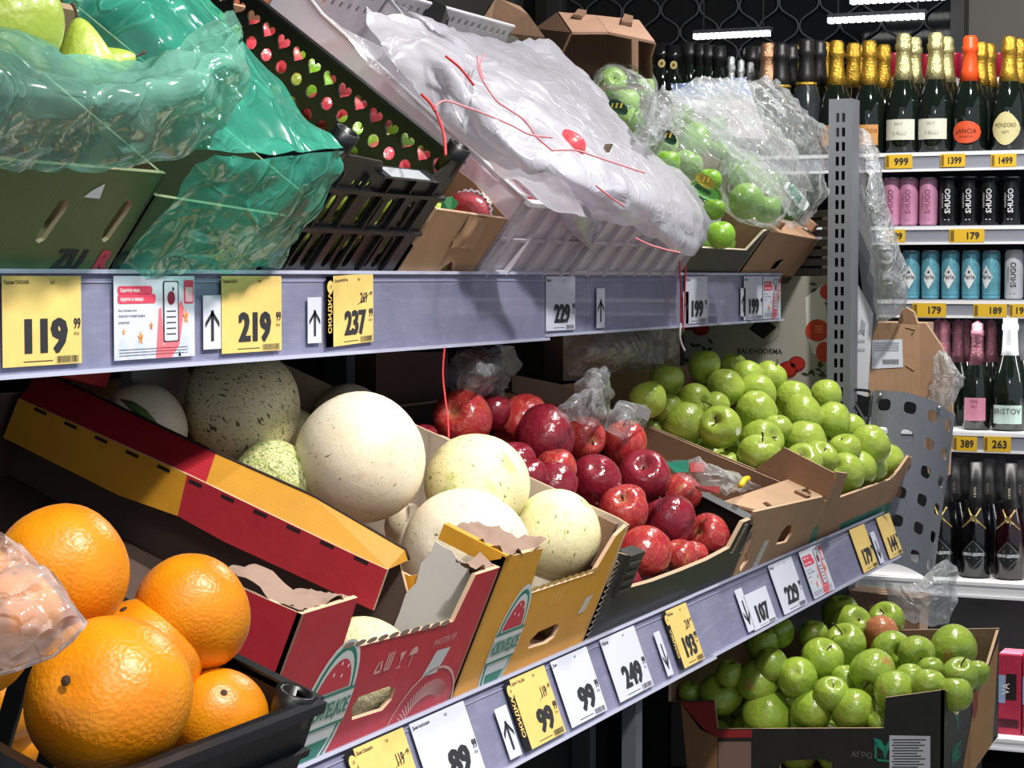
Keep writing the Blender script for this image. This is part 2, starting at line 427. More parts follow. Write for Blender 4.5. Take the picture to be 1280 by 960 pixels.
def curved(name, poly, f, mat, parent, off=-.0012, n=12):
    """print laid round a cylinder: the outline cut into upright slices"""
    xs = [p[0] for p in poly]; x0, x1 = min(xs), max(xs); V = []
    for i in range(n + 1):
        x = x0 + (x1 - x0) * min(max(i / n, .002), .998); ys = []
        for j in range(len(poly)):
            (ax, ay), (bx_, by_) = poly[j], poly[(j + 1) % len(poly)]
            if (ax - x) * (bx_ - x) <= 0 and ax != bx_: ys.append(ay + (by_ - ay) * (x - ax) / (bx_ - ax))
        V += [f(x, min(ys), off), f(x, max(ys), off)]
    return mesh(name, V, [(2 * i, 2 * i + 2, 2 * i + 3, 2 * i + 1) for i in range(n)], mat, parent)
def barcode(x0, y0, x1, y1, m3, parent, seed=1, mat=None, name='barcode'):
    R = random.Random(seed); P = []; x = x0
    while x < x1:
        w = R.choice((.5, .8, 1.3)) * (x1 - x0) / 40; P.append([(x, y0), (x + w, y0), (x + w, y1), (x, y1)]); x += w + R.choice((.6, .9, 1.4)) * (x1 - x0) / 40
    return polys(name, P, m3, mat or mINK, parent)

# ================================================================== the room and the shelving
def struct(name, lo, hi, m): return tag(boxw(name, lo, hi, m), kind='structure')
k = NT('floor_tile'); v = k.coords(); br = k.n('ShaderNodeTexBrick'); k.l(v, br.inputs['Vector']); br.inputs['Scale'].default_value = 1
br.offset = 0; br.inputs['Brick Width'].default_value = .6; br.inputs['Row Height'].default_value = .6; br.inputs['Mortar Size'].default_value = .006
br.inputs['Color1'].default_value = (.16, .155, .15, 1); br.inputs['Color2'].default_value = (.2, .195, .19, 1); br.inputs['Mortar'].default_value = (.06, .06, .06, 1)
k.base(br.outputs['Color']); k.b.inputs['Roughness'].default_value = .35
struct('floor', (-5, -1.5, -.05), (3, 8, 0), k.m)
mWALL = M('6e6b66', .8, grain=.05, gs=4, name='warm_grey_wall')
struct('wall_back', (-5, 7.3, 0), (3, 7.4, 4.2), mWALL)
struct('wall_left', (-3.2, -1.5, 0), (-3.1, 7.3, 4.2), M('4b4a48', .8))
struct('ceiling', (-5, -1.5, 4.1), (3, 8, 4.2), M('2a2a2b', .9))
# seams of the wall panels behind the shelving
for i, px in enumerate((652, 702, 1196)):
    p = onY(px, 30, 7.29); tag(boxw('trim_%d' % (i + 1), (p.x - .012, 7.27, 0), (p.x + .012, 7.3, 3.6), M('8b8984' if i == 2 else '57575a', .5)), kind='structure')

# dark glazed screen with an ogee lattice
pa, pb = onY(700, 0, 7.0), onY(1190, 0, 7.0)
r = root('lattice_screen', ((pa.x + pb.x) / 2, 7.0, 0), 'dark wall screen covered with a grey ogee lattice behind the bottles', 'screen')
mGLASSD = M('121315', .10, spec=.6, name='black_glass')
boxw('panel', (pa.x, 7.02, 0), (pb.x, 7.06, 3.1), mGLASSD, r)
boxw('frame', (pb.x, 6.98, 0), (pb.x + .045, 7.06, 3.1), M('3a3a3c', .4, .4), r)
boxw('frame', (pa.x - .045, 6.98, 0), (pa.x, 7.06, 3.1), M('3a3a3c', .4, .4), r)
n1 = onY(825, 12, 7.0); n2 = onY(873.5, 12, 7.0); n3 = onY(850, 40, 7.0)
w = (n2.x - n1.x) / 2; Hh = abs(n1.z - n3.z) * 2; mWIRE = M('3d3e42', .6)
kk = 0
x = n1.x - .5 * w
i = 0
while x - i * w > pa.x + w: i += 1
i = -i
while x + i * w < pb.x - .2 * w:
    x0 = x + i * w; pts = []; sg = 1 if i % 2 == 0 else -1
    z = 1.55
    while z < 2.75:
        ph = 2 * pi * (z - n1.z) / Hh
        pts.append((x0 + sg * w * .47 * (cos(ph) * 1.07 - .085 * cos(3 * ph)), 7.005, z)); z += Hh / 14
    tube('lattice_wire', pts, 0.004, mWIRE, r, 4); i += 1
# ceiling lamps' reflections in the dark glass, built as added glowing battens
mREFL = emit('led_light', (1, 1, .98), 3)
for (xa, xb, ya, yb, lab, sh) in ((866, 962, 45, 48, 'short dim LED batten lamp over the silver-capped bottles', 0), (1034, 1156, 25, 25, 'bright LED batten lamp over the gold-capped bottles', 1), (1062, 1182, 1, 5, 'LED batten lamp at the top edge of the photo', 2)):
    a, b = onY(xa, ya, 6.75), onY(xb, yb, 6.75)
    r = root('batten_lamp', (a + b) / 2, lab, 'lamp', 'LED battens')
    boxw('housing', (a.x, 6.75, a.z + .008), (b.x, 6.79, a.z + .02), M('55565a', .4, .6), r)
    n = 14
    for q in range(n):
        xx = a.x + (b.x - a.x) * q / n
        boxw('diode_module', (xx, 6.752, a.z - .009), (xx + (b.x - a.x) / n * .6, 6.788, a.z + .008), mREFL, r)
    for xx in (a.x + .03, b.x - .03): boxw('hanger', (xx, 6.768, a.z + .02), (xx + .004, 6.772, 4.1), M('3a3a3c', .4, .4), r)

# produce shelving: sloping decks, back panel, uprights, brackets
r = root('produce_shelving', (-1.7, 3.2, 0), 'dark sloping two-deck produce shelving that carries all the fruit boxes', 'shelving')
def deck(fr, name, y0, y1, d): boxw(name, (0, y0, -.02), (d, y1, -.001), mDARK, r, lambda u, y, n: fr.w(u, y, n))
deck(LF, 'lower_deck', .9, 5.15, .80); deck(UF, 'upper_deck', .9, 5.10, .58)
boxw('back_panel', (-1.99, .9, 0), (-1.97, 5.15, 1.86), mDARK, r)
boxw('end_panel', (-1.97, 5.14, 0), (-1.50, 5.16, 1.0), mDARK, r)  # added dark panel: hides the bright cabinet so the gap below stays dark
boxw('base_deck', (-1.95, .9, .30), (-1.16, 3.6, .33), mDARK, r)
for y in (1.0, 2.3, 3.6, 4.9): boxw('upright', (-1.97, y - .02, 0), (-1.92, y + .02, 1.9), mSTEEL, r)
for y in (1.6, 3.1, 4.7):
    for fr, d in ((LF, .6), (UF, .5)):
        plate('bracket', r, [(0.02, -.022), (d, -.022), (d, -.09), (.02, -.04)], lambda a, b, t, fr=fr, y=y: fr.w(a, y + t, b), .004, mSTEEL)
p = onD(786, 915, 3.35)
boxw('leg', (p.x - .012, p.y, .30), (p.x + .012, p.y + .03, .83), M('5c5f66', .5, .3), r)

# slotted grey upright at the end of the run
pt, pb2 = onD(1049, 125, 5.15), onD(1048, 480, 5.15)
wd = 27 / F * 5.15; X = pb2.x; Y = pb2.y
r = root('slotted_upright', (X, Y, 0), 'grey steel upright with pairs of slots at the end of the fruit shelves', 'shelf post')
holes = []
z = pt.z - .035
while z > .9:
    for s in (-1, 1): holes.append([(X + s * .0075 - .0042, z - .022), (X + s * .0075 + .0042, z - .022), (X + s * .0075 + .0042, z), (X + s * .0075 - .0042, z)])
    z -= 26.2 / F * 5.15 * .685
plate('slotted_face', r, [(X - wd / 2, .3), (X + wd / 2, .3), (X + wd / 2, pt.z), (X - wd / 2, pt.z)], lambda a, b, t: Vector((a, Y + t, b)), .003, mSTEEL, holes)
boxw('side_face', (X + wd / 2, Y, .0), (X + wd / 2 + .003, Y + .07, pt.z), mSTEEL, r)
boxw('side_face', (X - wd / 2 - .003, Y, .0), (X - wd / 2, Y + .07, pt.z), mSTEEL, r)
boxw('back_face', (X - wd / 2, Y + .066, .0), (X + wd / 2, Y + .069, pt.z), mDARK, r)
boxw('lower_face', (X - wd / 2, Y, 0), (X + wd / 2, Y + .003, .3), mSTEEL, r)
# sloping arm behind it
a, b = onD(1068, 235, 5.3), onD(1092, 400, 5.3)
tag(plate('support_arm', None, [(a.x - .012, a.z), (a.x + .028, a.z), (b.x + .01, b.z + .0), (b.x - .012, b.z - .05)], lambda x, z, t: Vector((x, a.y + t, z)), .02, mSTEEL), 'grey sloping steel arm between the upright and the hanging film', 'bracket')

# ------------------------------------------------------------------ price rails
def yat(px, X): return onX(px, 400, X).y
RU = lambda y, v, t: Vector((-1.449 - t, y, 1.396 + v))
c20, s20 = cos(radians(20.3)), sin(radians(20.3))
RL = lambda y, v, t: Vector((-1.142 - s20 * v - c20 * t, y, .83 + c20 * v - s20 * t))
def rail(name, m3, y0, y1, label, down=0, fwd=0):
    f = lambda y, v, t: m3(y, v, t - fwd)
    r = root(name, m3((y0 + y1) / 2, 0, .01), label, 'price rail')
    boxw('backing', (y0, -down, .004), (y1, .110, .008), mRAIL, r, f)
    boxw('bottom_lip', (y0, -down - .004, -.006), (y1, -down + .001, .010), mLIP, r, f)
    boxw('top_lip', (y0, .108, -.002), (y1, .113, .030), mLIP, r, f)
    boxw('groove', (y0, .097, .0025), (y1, .0985, .004), M('9a9bb4', .3), r, f)
    return r
yu = yat(680, -1.449); yj = yat(735, -1.449); ye = yat(977, -1.449)
rail('price_rail', RU, 1.15, yu, 'long lilac price rail on the upper shelf, left section', .006, .006)
rail('price_rail', RU, yu + .002, yj, 'short lilac price rail section around the 229 tag on the upper shelf')
rail('price_rail', RU, yj + .002, ye, 'lilac price rail on the upper shelf, right section to the corner')
def lq(px, py):
    r_ = ray(px, py); P0 = RL(0, 0, 0); nn = Vector((c20, 0, s20)); q = EYE + r_ * ((P0 - EYE).dot(nn) / r_.dot(nn))
    return q.y, (q - P0).dot(Vector((-s20, 0, c20)))
def uq(px, py): q = onX(px, py, -1.449); return q.y, q.z - 1.396
yl = lq(889, 824)[0]; yle = lq(1124, 697)[0]
rail('price_rail', RL, .95, yl, 'long lilac price rail on the lower shelf, from the oranges to the red apples', .003, .005)
rail('price_rail', RL, yl + .002, yle, 'lilac price rail on the lower shelf below the green apples')

# ------------------------------------------------------------------ price tags
def base_tag(m3, y0, y1, v0, v1, label, mat, cat='price tag', group=None, skew=0, name='price_tag', lift=.0015):
    w, h = y1 - y0, v1 - v0
    f = lambda a, b, t: m3(y0 + a, v0 + b + skew * a, t - lift - (.006 if m3 is RU and y0 < yu else .005 if m3 is RL and y0 < yl else 0))
    r = root(name, f(w / 2, h / 2, 0), label, cat, group)
    plate('paper', r, [(0, 0), (w, 0), (w, h), (0, h)], f, .0005, mat)
    return r, f, w, h
def price(m3, y0, y1, label, big, small='99', prod='', old=None, sale=False, yellow=True, v0=.003, v1=.105, group='price tags', skew=0, x0=.15, bh=.36, unit='₽/кг'):
    r, f, w, h = base_tag(m3, y0, y1, v0, v1, label, mYTAG if yellow else mWTAG, group=group, skew=skew)
    if sale:
        sw = w * .17; flat('sale_band', [(-sw, 0), (0, 0), (0, h), (-sw, h)], f, mINK, r, 0); ORG_ = r
        plate('band_paper', r, [(-sw, 0), (0, 0), (0, h), (-sw, h)], f, .0005, mINK)
        text('sale_lettering', 'СКИДКА', -sw * .22, .02, sw * .62, f, mYTAG, r, 1.0, bold=.03, rot=pi / 2, off=-.0012, maxw=h * .58)
        flat('percent_badge', ell(-sw * .5, h * .85, sw * .44, h * .09), f, mYTAG, r, -.0011)
        text('percent', '-10', -sw * .5, h * .83, h * .05, f, mINK, r, .8, 'CENTER', off=-.0016, maxw=sw * .7)
    if prod: text('product_line', prod, w * .02, h * .90, h * .055, f, mINK, r, bold=.01, maxw=w * .5)
    if prod: text('weight_line', '1кг', w * .60, h * .91, h * .045, f, mINK, r)
    text('price', big, w * .80, h * .13, h * bh, f, mINK, r, 1.25, 'RIGHT', bold=.07, maxw=w * (.52 if len(big) > 2 else .42))
    if small: text('kopecks', small, w * .985, h * (.13 + bh * .66), h * .13, f, mINK, r, .8, 'RIGHT', bold=.03, maxw=w * .16)
    if small: text('unit', unit, w * .97, h * (.13 + bh * .48), h * .045, f, mINK, r, .9, 'RIGHT')
    if old:
        text('old_price', old, w * .84, h * .58, h * .16, f, mINK, r, .7, 'RIGHT', bold=.02, maxw=w * .3)
        text('old_kopecks', '99', w * .97, h * .67, h * .07, f, mINK, r, .8, 'RIGHT')
        polys('strike_line', [[(w * .58, h * .56), (w * .6, h * .56), (w * .97, h * .74), (w * .95, h * .74)]], f, mINK, r, -.0009)
    flat('fine_print', [(w * .25, h * .045), (w * .62, h * .045), (w * .62, h * .055), (w * .25, h * .055)], f, mINK, r)
    flat('barcode_field', [(w * .66, h * .01), (w * .97, h * .01), (w * .97, h * .10), (w * .66, h * .10)], f, M('bfa964' if yellow else 'c3c5d2', .7), r, -.0003)
    barcode(w * .68, h * .02, w * .95, h * .095, f, r, int(y0 * 100))
    return r
def arrow(m3, y0, y1, v0, v1, label, down=False):
    r, f, w, h = base_tag(m3, y0, y1, v0, v1, label, mWTAG, 'arrow tag', 'arrow tags', name='arrow_tag')
    a = [(w * .42, h * .15), (w * .58, h * .15), (w * .58, h * .72), (w * .42, h * .72)]
    L = [(w * .5, h * .72), (w * .10, h * .50), (w * .10, h * .40), (w * .5, h * .62), (w * .90, h * .40), (w * .90, h * .50)]
    if down: a = [(x, h * .87 - y) for x, y in a]; L = [(x, h * .87 - y) for x, y in L]
    polys('arrow', [a, L], f, mINK, r); return r
def star(cx, cy, R, w2): return [(cx + w2 * R * (1 if i % 2 == 0 else .5) * sin(pi * i / 5), cy + R * (1 if i % 2 == 0 else .5) * cos(pi * i / 5)) for i in range(10)]
def feedback(m3, y0, y1, label, v0=.003, v1=.105):
    r, f, w, h = base_tag(m3, y0, y1, v0, v1, label, mWTAG, 'notice', 'feedback notices', name='feedback_notice')
    polys('chevron', [[(w * x, h * .01), (w * (x + .06), h * .01), (w * (x + .10), h * .14), (w * (x + .16), h * .01), (w * (x + .20), h * .01), (w * (x + .12), h * .26), (w * (x + .08), h * .26)] for x in (0, .2, .62, .78)], f, M('bcc6d6', .7), r, -.0002)['kind'] = 'stuff'
    polys('pink_banner', [rrect(w * .04, h * .78, w * .46, h * .88, h * .04), rrect(w * .04, h * .67, w * .50, h * .785, h * .04)], f, mREDP, r)
    text('banner_lettering', 'Оцените наши', w * .07, h * .80, h * .055, f, mWHITE, r, bold=.02, off=-.0009, maxw=w * .36)
    text('banner_lettering', 'фрукты и овощи', w * .07, h * .69, h * .06, f, mWHITE, r, bold=.02, off=-.0009, maxw=w * .40)
    for q, s in enumerate(('Ваша обратная связь', 'помогает в мониторинге', 'качества!')): text('body_lettering', s, w * .05, h * (.57 - .07 * q), h * .035, f, mINK, r, maxw=w * (.34, .38, .16)[q])
    flat('hand', [(w * .50, 0), (w * .70, 0), (w * .80, h * .16), (w * .86, h * .60), (w * .82, h * .70), (w * .74, h * .52), (w * .60, h * .14), (w * .57, h * .62), (w * .54, h * .60)], f, mTAGPINK, r, -.0005)
    flat('phone_case', rrect(w * .59, h * .19, w * .79, h * .94, h * .03), f, mINK, r, -.0007)
    flat('phone_screen', rrect(w * .605, h * .205, w * .775, h * .925, h * .025), f, M('c9cdd8', .5), r, -.0009)
    flat('phone_apple', ell(w * .69, h * .73, w * .05, h * .085), f, M('7a1e35', .5), r, -.0011)
    flat('phone_leaf', ell(w * .715, h * .84, w * .012, h * .025), f, mINK, r, -.0012)
    for q in range(5): flat('screen_line', [(w * .63, h * (.56 - .07 * q)), (w * .75, h * (.56 - .07 * q)), (w * .75, h * (.575 - .07 * q)), (w * .63, h * (.575 - .07 * q))], f, mINK, r, -.0011)
    flat('code_card', rrect(w * .86, h * .66, w * .985, h * .95, h * .02), f, mREDP, r, -.0006)
    flat('code_blank', [(w * .875, h * .68), (w * .97, h * .68), (w * .97, h * .86), (w * .875, h * .86)], f, M('e7b9c2', .6), r, -.0008)
    for cx, cy, R, s in ((.88, .50, .10, '5'), (.31, .26, .09, '4'), (.44, .40, .06, '3'), (.11, .34, .045, None), (.70, .11, .0, None)):
        if R: flat('star', star(w * cx, h * cy, h * R, .72), f, mORG, r, -.0010)
        if s: text('star_number', s, w * cx, h * (cy - .03), h * .05, f, mINK, r, align='CENTER', off=-.0012)
    for q in range(3): flat('fine_print', [(w * .05, h * (.12 - .035 * q)), (w * .9, h * (.12 - .035 * q)), (w * .9, h * (.126 - .035 * q)), (w * .05, h * (.126 - .035 * q))], f, mINK, r, -.0009)
    return r
U_ = lambda px: yat(px, -1.449)
price(RU, U_(-4), U_(95), 'yellow price tag 119.99 at the left end of the upper rail', '119', prod='Груши ПАКХАМ', bh=.40)
feedback(RU, U_(136), U_(237), 'white notice with phone and stars beside the 119.99 tag')
arrow(RU, U_(248), U_(270), .010, .080, 'white up-arrow tag left of the 219.99 tag')
price(RU, U_(271), U_(346), 'yellow price tag 219.99 on the upper rail', '219', prod='Груши АББАТ', bh=.40)
arrow(RU, U_(379), U_(396), .010, .075, 'white up-arrow tag left of the slanted 237.99 tag')
price(RU, U_(411), U_(461), 'slanted yellow sale tag 237.99 on the upper rail', '237', prod='Груши ФОРЕЛЬ', old='269', sale=True, bh=.36, skew=.035)
price(RU, U_(680) + .006, U_(718), 'white price tag 229.99 on the upper rail', '229', prod='Манго', yellow=False, v0=.006)
arrow(RU, U_(745), U_(755), .006, .082, 'white up-arrow tag alone between the 229.99 and 199.99 tags')
price(RU, U_(856), U_(883), 'white price tag 199.99 beside the hanging red strings', '199', prod='Яблоки', yellow=False)
arrow(RU, U_(853), U_(860), .002, .072, 'white up-arrow tag overlapping the 199.99 tag by the red strings')
price(RU, U_(929), U_(952), 'white price tag 199.99 beside the pink notice at the rail end', '199', prod='Яблоки', yellow=False)
arrow(RU, U_(925), U_(931), .012, .078, 'white up-arrow tag overlapping the last 199.99 tag')
feedback(RU, U_(953), U_(975), 'small white and pink notice at the right end of the upper rail')
def ly(px, py): return lq(px, py)[0]
price(RL, ly(436, 939), ly(501, 920), 'yellow sale tag at the left end of the lower rail, old price 119.99', '99', prod='Дыня Шаранте', old='119', sale=True, bh=.30)
price(RL, ly(507, 910), ly(576, 884), 'white price tag 89.99 under the red box, beside the leftmost sale tag', '89', prod='Дыня колхозная', yellow=False)
arrow(RL, ly(615, 896), ly(630, 890), .004, .076, 'white up-arrow tag left of the yellow 99.99 tag')
price(RL, ly(634, 859), ly(677, 839), 'yellow sale tag 99.99 below the yellow melon box', '99', prod='Дыня Голд Дар', old='119', sale=True, bh=.34)
price(RL, ly(687, 841), ly(731, 818), 'white price tag 99.99 with bulging top on the lower rail', '99', prod='Дыня', yellow=False)
price(RL, ly(748, 811), ly(790, 790), 'white price tag 249.99 under the black apple box', '249', prod='Яблоки', yellow=False)
arrow(RL, ly(816, 803), ly(823, 799), .004, .080, 'white down-arrow tag left of the 193.99 tag', True)
price(RL, ly(830, 773), ly(856, 763), 'yellow sale tag 193.99 below the red apples', '193', prod='Яблоки', old='219', sale=True)
arrow(RL, ly(920, 747), ly(929, 744), .006, .088, 'white down-arrow tag left of the small 107 tag', True)
price(RL, ly(933, 760), ly(961, 747), 'small white price tag 107 on the lower rail', '107', small=None, prod='', yellow=False, v1=.072, bh=.5)
price(RL, ly(960, 711), ly(990, 701), 'white price tag 229.99 on the lower rail below the green apples', '229', prod='Яблоки', yellow=False)
feedback(RL, ly(998, 693), ly(1024, 681), 'white and pink notice right of the 229.99 tag on the lower rail')
price(RL, ly(1061, 664), ly(1079, 654), 'worn yellow price tag 179 near the end of the lower rail', '179', prod='', old=None)
arrow(RL, ly(1087, 668), ly(1092, 665), .004, .080, 'narrow white arrow tag between the 179 and 144 tags', True)
price(RL, ly(1095, 650), ly(1111, 642), 'worn yellow price tag 144 at the end of the lower rail', '144', prod='')

# ================================================================== boxes and crates
TH = .006
def fmap(fr, u0=0): return lambda a, b, t: fr.w(u0 + t, a, b)
def tray(name, label, fr, y0, y1, u0, u1, out, inn, front, near=None, far=None, back=.15, fholes=(), nholes=(), farholes=(), cat='box', group='fruit boxes on the sloping shelves', edge=None, th=TH, bottom=None, bholes=(), mfront=None, farin=None):
    r = root(name, fr.w((u0 + u1) / 2, (y0 + y1) / 2, 0), label, cat, group)
    e = edge or mEDGE
    r_front = plate('front_wall', r, front, fmap(fr, u0), th, [mfront or out, inn, e], fholes)
    if near is not None:
        if isinstance(near, (int, float)): near = [(u0, 0), (u1, 0), (u1, near), (u0, near)]
        plate('side_wall', r, near, lambda a, b, t: fr.w(a, y0 + t, b), th, [out, inn, e], nholes)
    if far is not None:
        if isinstance(far, (int, float)): far = [(u0, 0), (u1, 0), (u1, far), (u0, far)]
        plate('side_wall', r, far, lambda a, b, t: fr.w(a, y1 - th + t, b), th, [farin or inn, out, e], farholes)
    if back: plate('back_wall', r, [(y0, 0), (y1, 0), (y1, back), (y0, back)], lambda a, b, t: fr.w(u1 - th + t, a, b), th, [inn, out, e], bholes)
    plate('bottom', r, [(u0, y0), (u1, y0), (u1, y1), (u0, y1)], lambda a, b, t: fr.w(a, b, .006 - t), .005, [bottom or inn, out, e])
    return r
fL = lambda px, py: LF.onu(px, py)[1:]
fU = lambda px, py: UF.onu(px, py)[1:]
def teeth(pts, fr, parent, mat, u=-.001, n_=10, r=.004):      # torn perforation along a front edge
    pts = [Vector((0, a, b)) for a, b in pts]; P = []
    for i in range(n_):
        t = (i + .5) / n_; p = pts[0].lerp(pts[1], t); P.append(ell(p.y, p.z, .014, r, 8))
    return polys('perforation', P, lambda a, b, t: fr.w(u + t, a, b), mat, parent, 0)

def melon_logo(c, rx, ry, fr, parent, word, tilt=0):
    f = lambda a, b, t: fr.w(-.0006 + t, c[0] + a, c[1] + b)
    seg = lambda k, lo, hi, n=16: [(k * rx * cos(t), k * ry * sin(t)) for t in [lo + (hi - lo) * i / n for i in range(n + 1)]]
    flat('logo_rim', ell(0, 0, rx, ry, 28), f, M('cfd3cf', .5), parent, 0)
    flat('logo_ring', ell(0, 0, rx * .90, ry * .92, 28), f, mTEALP, parent, -.0003)
    flat('logo_field', ell(0, 0, rx * .80, ry * .85, 28), f, M('cfd3cf', .5), parent, -.0006)
    a0 = .42
    flat('logo_red_half', seg(.74, a0, pi - a0), f, M('c2303c', .5), parent, -.0009)
    flat('logo_green_half', seg(.74, pi + a0 + .15, 2 * pi - a0 - .15), f, mTEALP, parent, -.0009)
    flat('logo_band', [(-rx * .98, -ry * .2), (rx * .98, -ry * .2), (rx * .98, ry * .26), (-rx * .98, ry * .26)], f, M('cfd3cf', .5), parent, -.0010)
    polys('logo_line', [[(-rx * .98, y), (rx * .98, y), (rx * .98, y + ry * .04), (-rx * .98, y + ry * .04)] for y in (-ry * .22, ry * .24)], f, mTEALP, parent, -.0013)
    text('logo_lettering', word, 0, -ry * .12, ry * .27, f, mTEALP, parent, .7, 'CENTER', bold=.03, off=-.0016, maxw=rx * 1.85)
    polys('logo_seed', [ell(x * rx, y * ry, rx * .035, ry * .03, 6) for x, y in ((-.2, .55), (.15, .5), (.3, .62), (0, .68))], f, mWHITE, parent, -.0013)

# --- red melon box
red = tray('melon_box', 'red cardboard melon box with torn corners beside the orange crate', LF, 1.96, 2.508, 0, .77, mRED, mDKIN,
    [(1.96, 0), (2.508, 0), (2.508, .222), (2.43, .222), (2.415, .157), (2.10, .172), (2.09, .243), (1.96, .243)],
    near=[(0, 0), (.77, 0), (.77, .02), (.24, .05), (.17, .13), (.13, .232), (.0, .243)], far=[(0, 0), (.77, 0), (.77, .16), (.14, .17), (.10, .12), (.07, .14), (.03, .22), (0, .222)],
    fholes=[[fL(*p) for p in ((440, 900), (440, 884), (449, 871), (486, 858), (494, 860), (490, 874), (478, 888))]], back=.14)
teeth((fL(428, 808), fL(562, 777)), LF, red, M('8c7668', .8))
melon_logo((fL(403, 892)), .062, .098, LF, red, 'НОВОИЛЕЦКОЕ')
fr_ = lambda a, b, t: LF.w(-.0006 + t, a, b)
mPR = M('cf9f98', .6)
q = [fL(*p) for p in ((526, 847), (545, 840), (563, 808), (546, 813))]; flat('label_patch', q, fr_, M('bfc0c0', .6), red, 0)
y_, n_ = fL(541, 808); text('box_lettering', 'MASTER №', y_, n_, .010, fr_, mPR, red, off=0, maxw=.075)
for j, (s, px) in enumerate((('♺', 470), ('Ш', 482), ('Y', 497), ('↑', 511))):
    y_, n_ = fL(px, 842 - j * 4)
    if j == 0: P = [[(y_ - .010, n_), (y_ + .010, n_), (y_ + .007, n_ + .004), (y_ - .007, n_ + .004)], [(y_ - .011, n_ + .003), (y_ - .006, n_ + .003), (y_ - .001, n_ + .017), (y_ - .005, n_ + .017)], [(y_ + .011, n_ + .003), (y_ + .006, n_ + .003), (y_ + .001, n_ + .017), (y_ + .005, n_ + .017)]]
    elif j == 1: P = [[(y_ + d, n_), (y_ + d + .004, n_), (y_ + d + .004, n_ + .026), (y_ + d, n_ + .026)] for d in (-.010, -.003, .004)] + [[(y_ - .01, n_), (y_ + .008, n_), (y_ + .008, n_ + .003), (y_ - .01, n_ + .003)]]
    elif j == 2: P = [[(y_ - .008, n_ + .022), (y_ + .008, n_ + .022), (y_ + .002, n_ + .010), (y_ - .002, n_ + .010)], [(y_ - .001, n_), (y_ + .001, n_), (y_ + .001, n_ + .012), (y_ - .001, n_ + .012)], [(y_ - .006, n_ - .001), (y_ + .006, n_ - .001), (y_ + .006, n_ + .001), (y_ - .006, n_ + .001)]]
    else: P = [ell(y_, n_ + .014, .012, .011, 10, 0, pi, False), [(y_ - .0012, n_ - .004), (y_ + .0012, n_ - .004), (y_ + .0012, n_ + .015), (y_ - .0012, n_ + .015)]]
    polys('handling_mark', P, fr_, mPR, red, 0)
yc, nc = fL(515, 905)
cc = ell(yc + .01, nc - .005, .10, .088, 28); flat('printed_ring', cc, fr_, mPR, red, 0, [ell(yc + .01, nc - .005, .096, .084, 28)])
R = random.Random(4); polys('printed_stroke', [[(yc + .01 + .08 * cos(a), nc + .068 * sin(a) - .005), (yc + .014 + .08 * cos(a), nc + .068 * sin(a) - .005), (yc + .014 + .05 * cos(a + .15), nc + .04 * sin(a + .15)), (yc + .010 + .05 * cos(a + .15), nc + .04 * sin(a + .15))] for a in [.3 + .09 * i for i in range(28)]], fr_, mPR, red, 0)
# torn lining of its corners, folded flanges along the far wall
sheet('torn_lining', [[LF.w(u, 1.962 + a, n) for u, n in ((.005, .243), (.05, .240), (.09, .246), (.13, .232))] for a in (0, .015, .035, .060)], M('8d7466', .9), red, 4, .007, 40)
sheet('torn_lining', [[LF.w(.004 + a, y, .243 - a * .3 + .006 * sin(y * 90)) for y in (1.965, 2.0, 2.04, 2.088)] for a in (0, .012, .03, .05)], M('8d7466', .9), red, 4, .006, 40, 2)
w_ = [LF.ony(px, py, 2.499) for px, py in ((545, 676), (556, 684), (566, 688), (572, 698), (583, 703), (590, 722), (584, 740), (572, 756), (566, 775), (540, 782), (489, 793), (500, 766), (508, 742), (521, 728), (527, 704), (538, 692))]
plate('torn_white_paper', red, [(u, n) for u, y, n in w_], lambda a, b, t: LF.w(a, 2.499 - .002 + t, b), .0015, M('cfcac6', .8))
sheet('torn_lining', [[LF.w(.004 + a, y, .222 + .008 * sin(y * 70 + a * 50)) for y in (2.43, 2.455, 2.48, 2.505)] for a in (0, .012, .03)], M('8d7466', .9), red, 4, .006, 40, 3)
A = [LF.ony(px, py, 2.44) for px, py in ((23, 498), (234, 593), (438, 691), (484, 712), (466, 763), (280, 677), (222, 645), (148, 619), (4, 547))]
A = [(u, n) for u, y, n in A]; ma = lambda a, b, t: LF.w(a, 2.44 + t, b)
plate('flange_front', red, [A[1], A[2], A[3], A[4], A[5], A[6]], ma, .005, [mRED, mBROWNIN, mEDGE])
plate('flange_front', red, [A[0], A[1], A[6], A[7], A[8]], ma, .005, [mYEL, mBROWNIN, mEDGE])
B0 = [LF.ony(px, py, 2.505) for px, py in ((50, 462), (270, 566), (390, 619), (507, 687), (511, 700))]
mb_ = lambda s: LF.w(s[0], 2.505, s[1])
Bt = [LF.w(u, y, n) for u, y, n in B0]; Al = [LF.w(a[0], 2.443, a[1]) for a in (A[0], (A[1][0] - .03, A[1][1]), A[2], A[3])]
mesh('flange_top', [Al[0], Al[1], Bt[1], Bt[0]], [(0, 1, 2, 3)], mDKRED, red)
mesh('flange_top', [Al[1], Al[2], Al[3], Bt[4], Bt[3], Bt[2], Bt[1]], [(0, 1, 5, 6), (1, 2, 3, 4, 5)], card('b8811c', .5), red)  # darker than the box's yellow: the flange's shade is put into its colour
tube('flange_edge', [Bt[i] for i in range(5)], .0028, M('2a1c18', .9), red, 5)
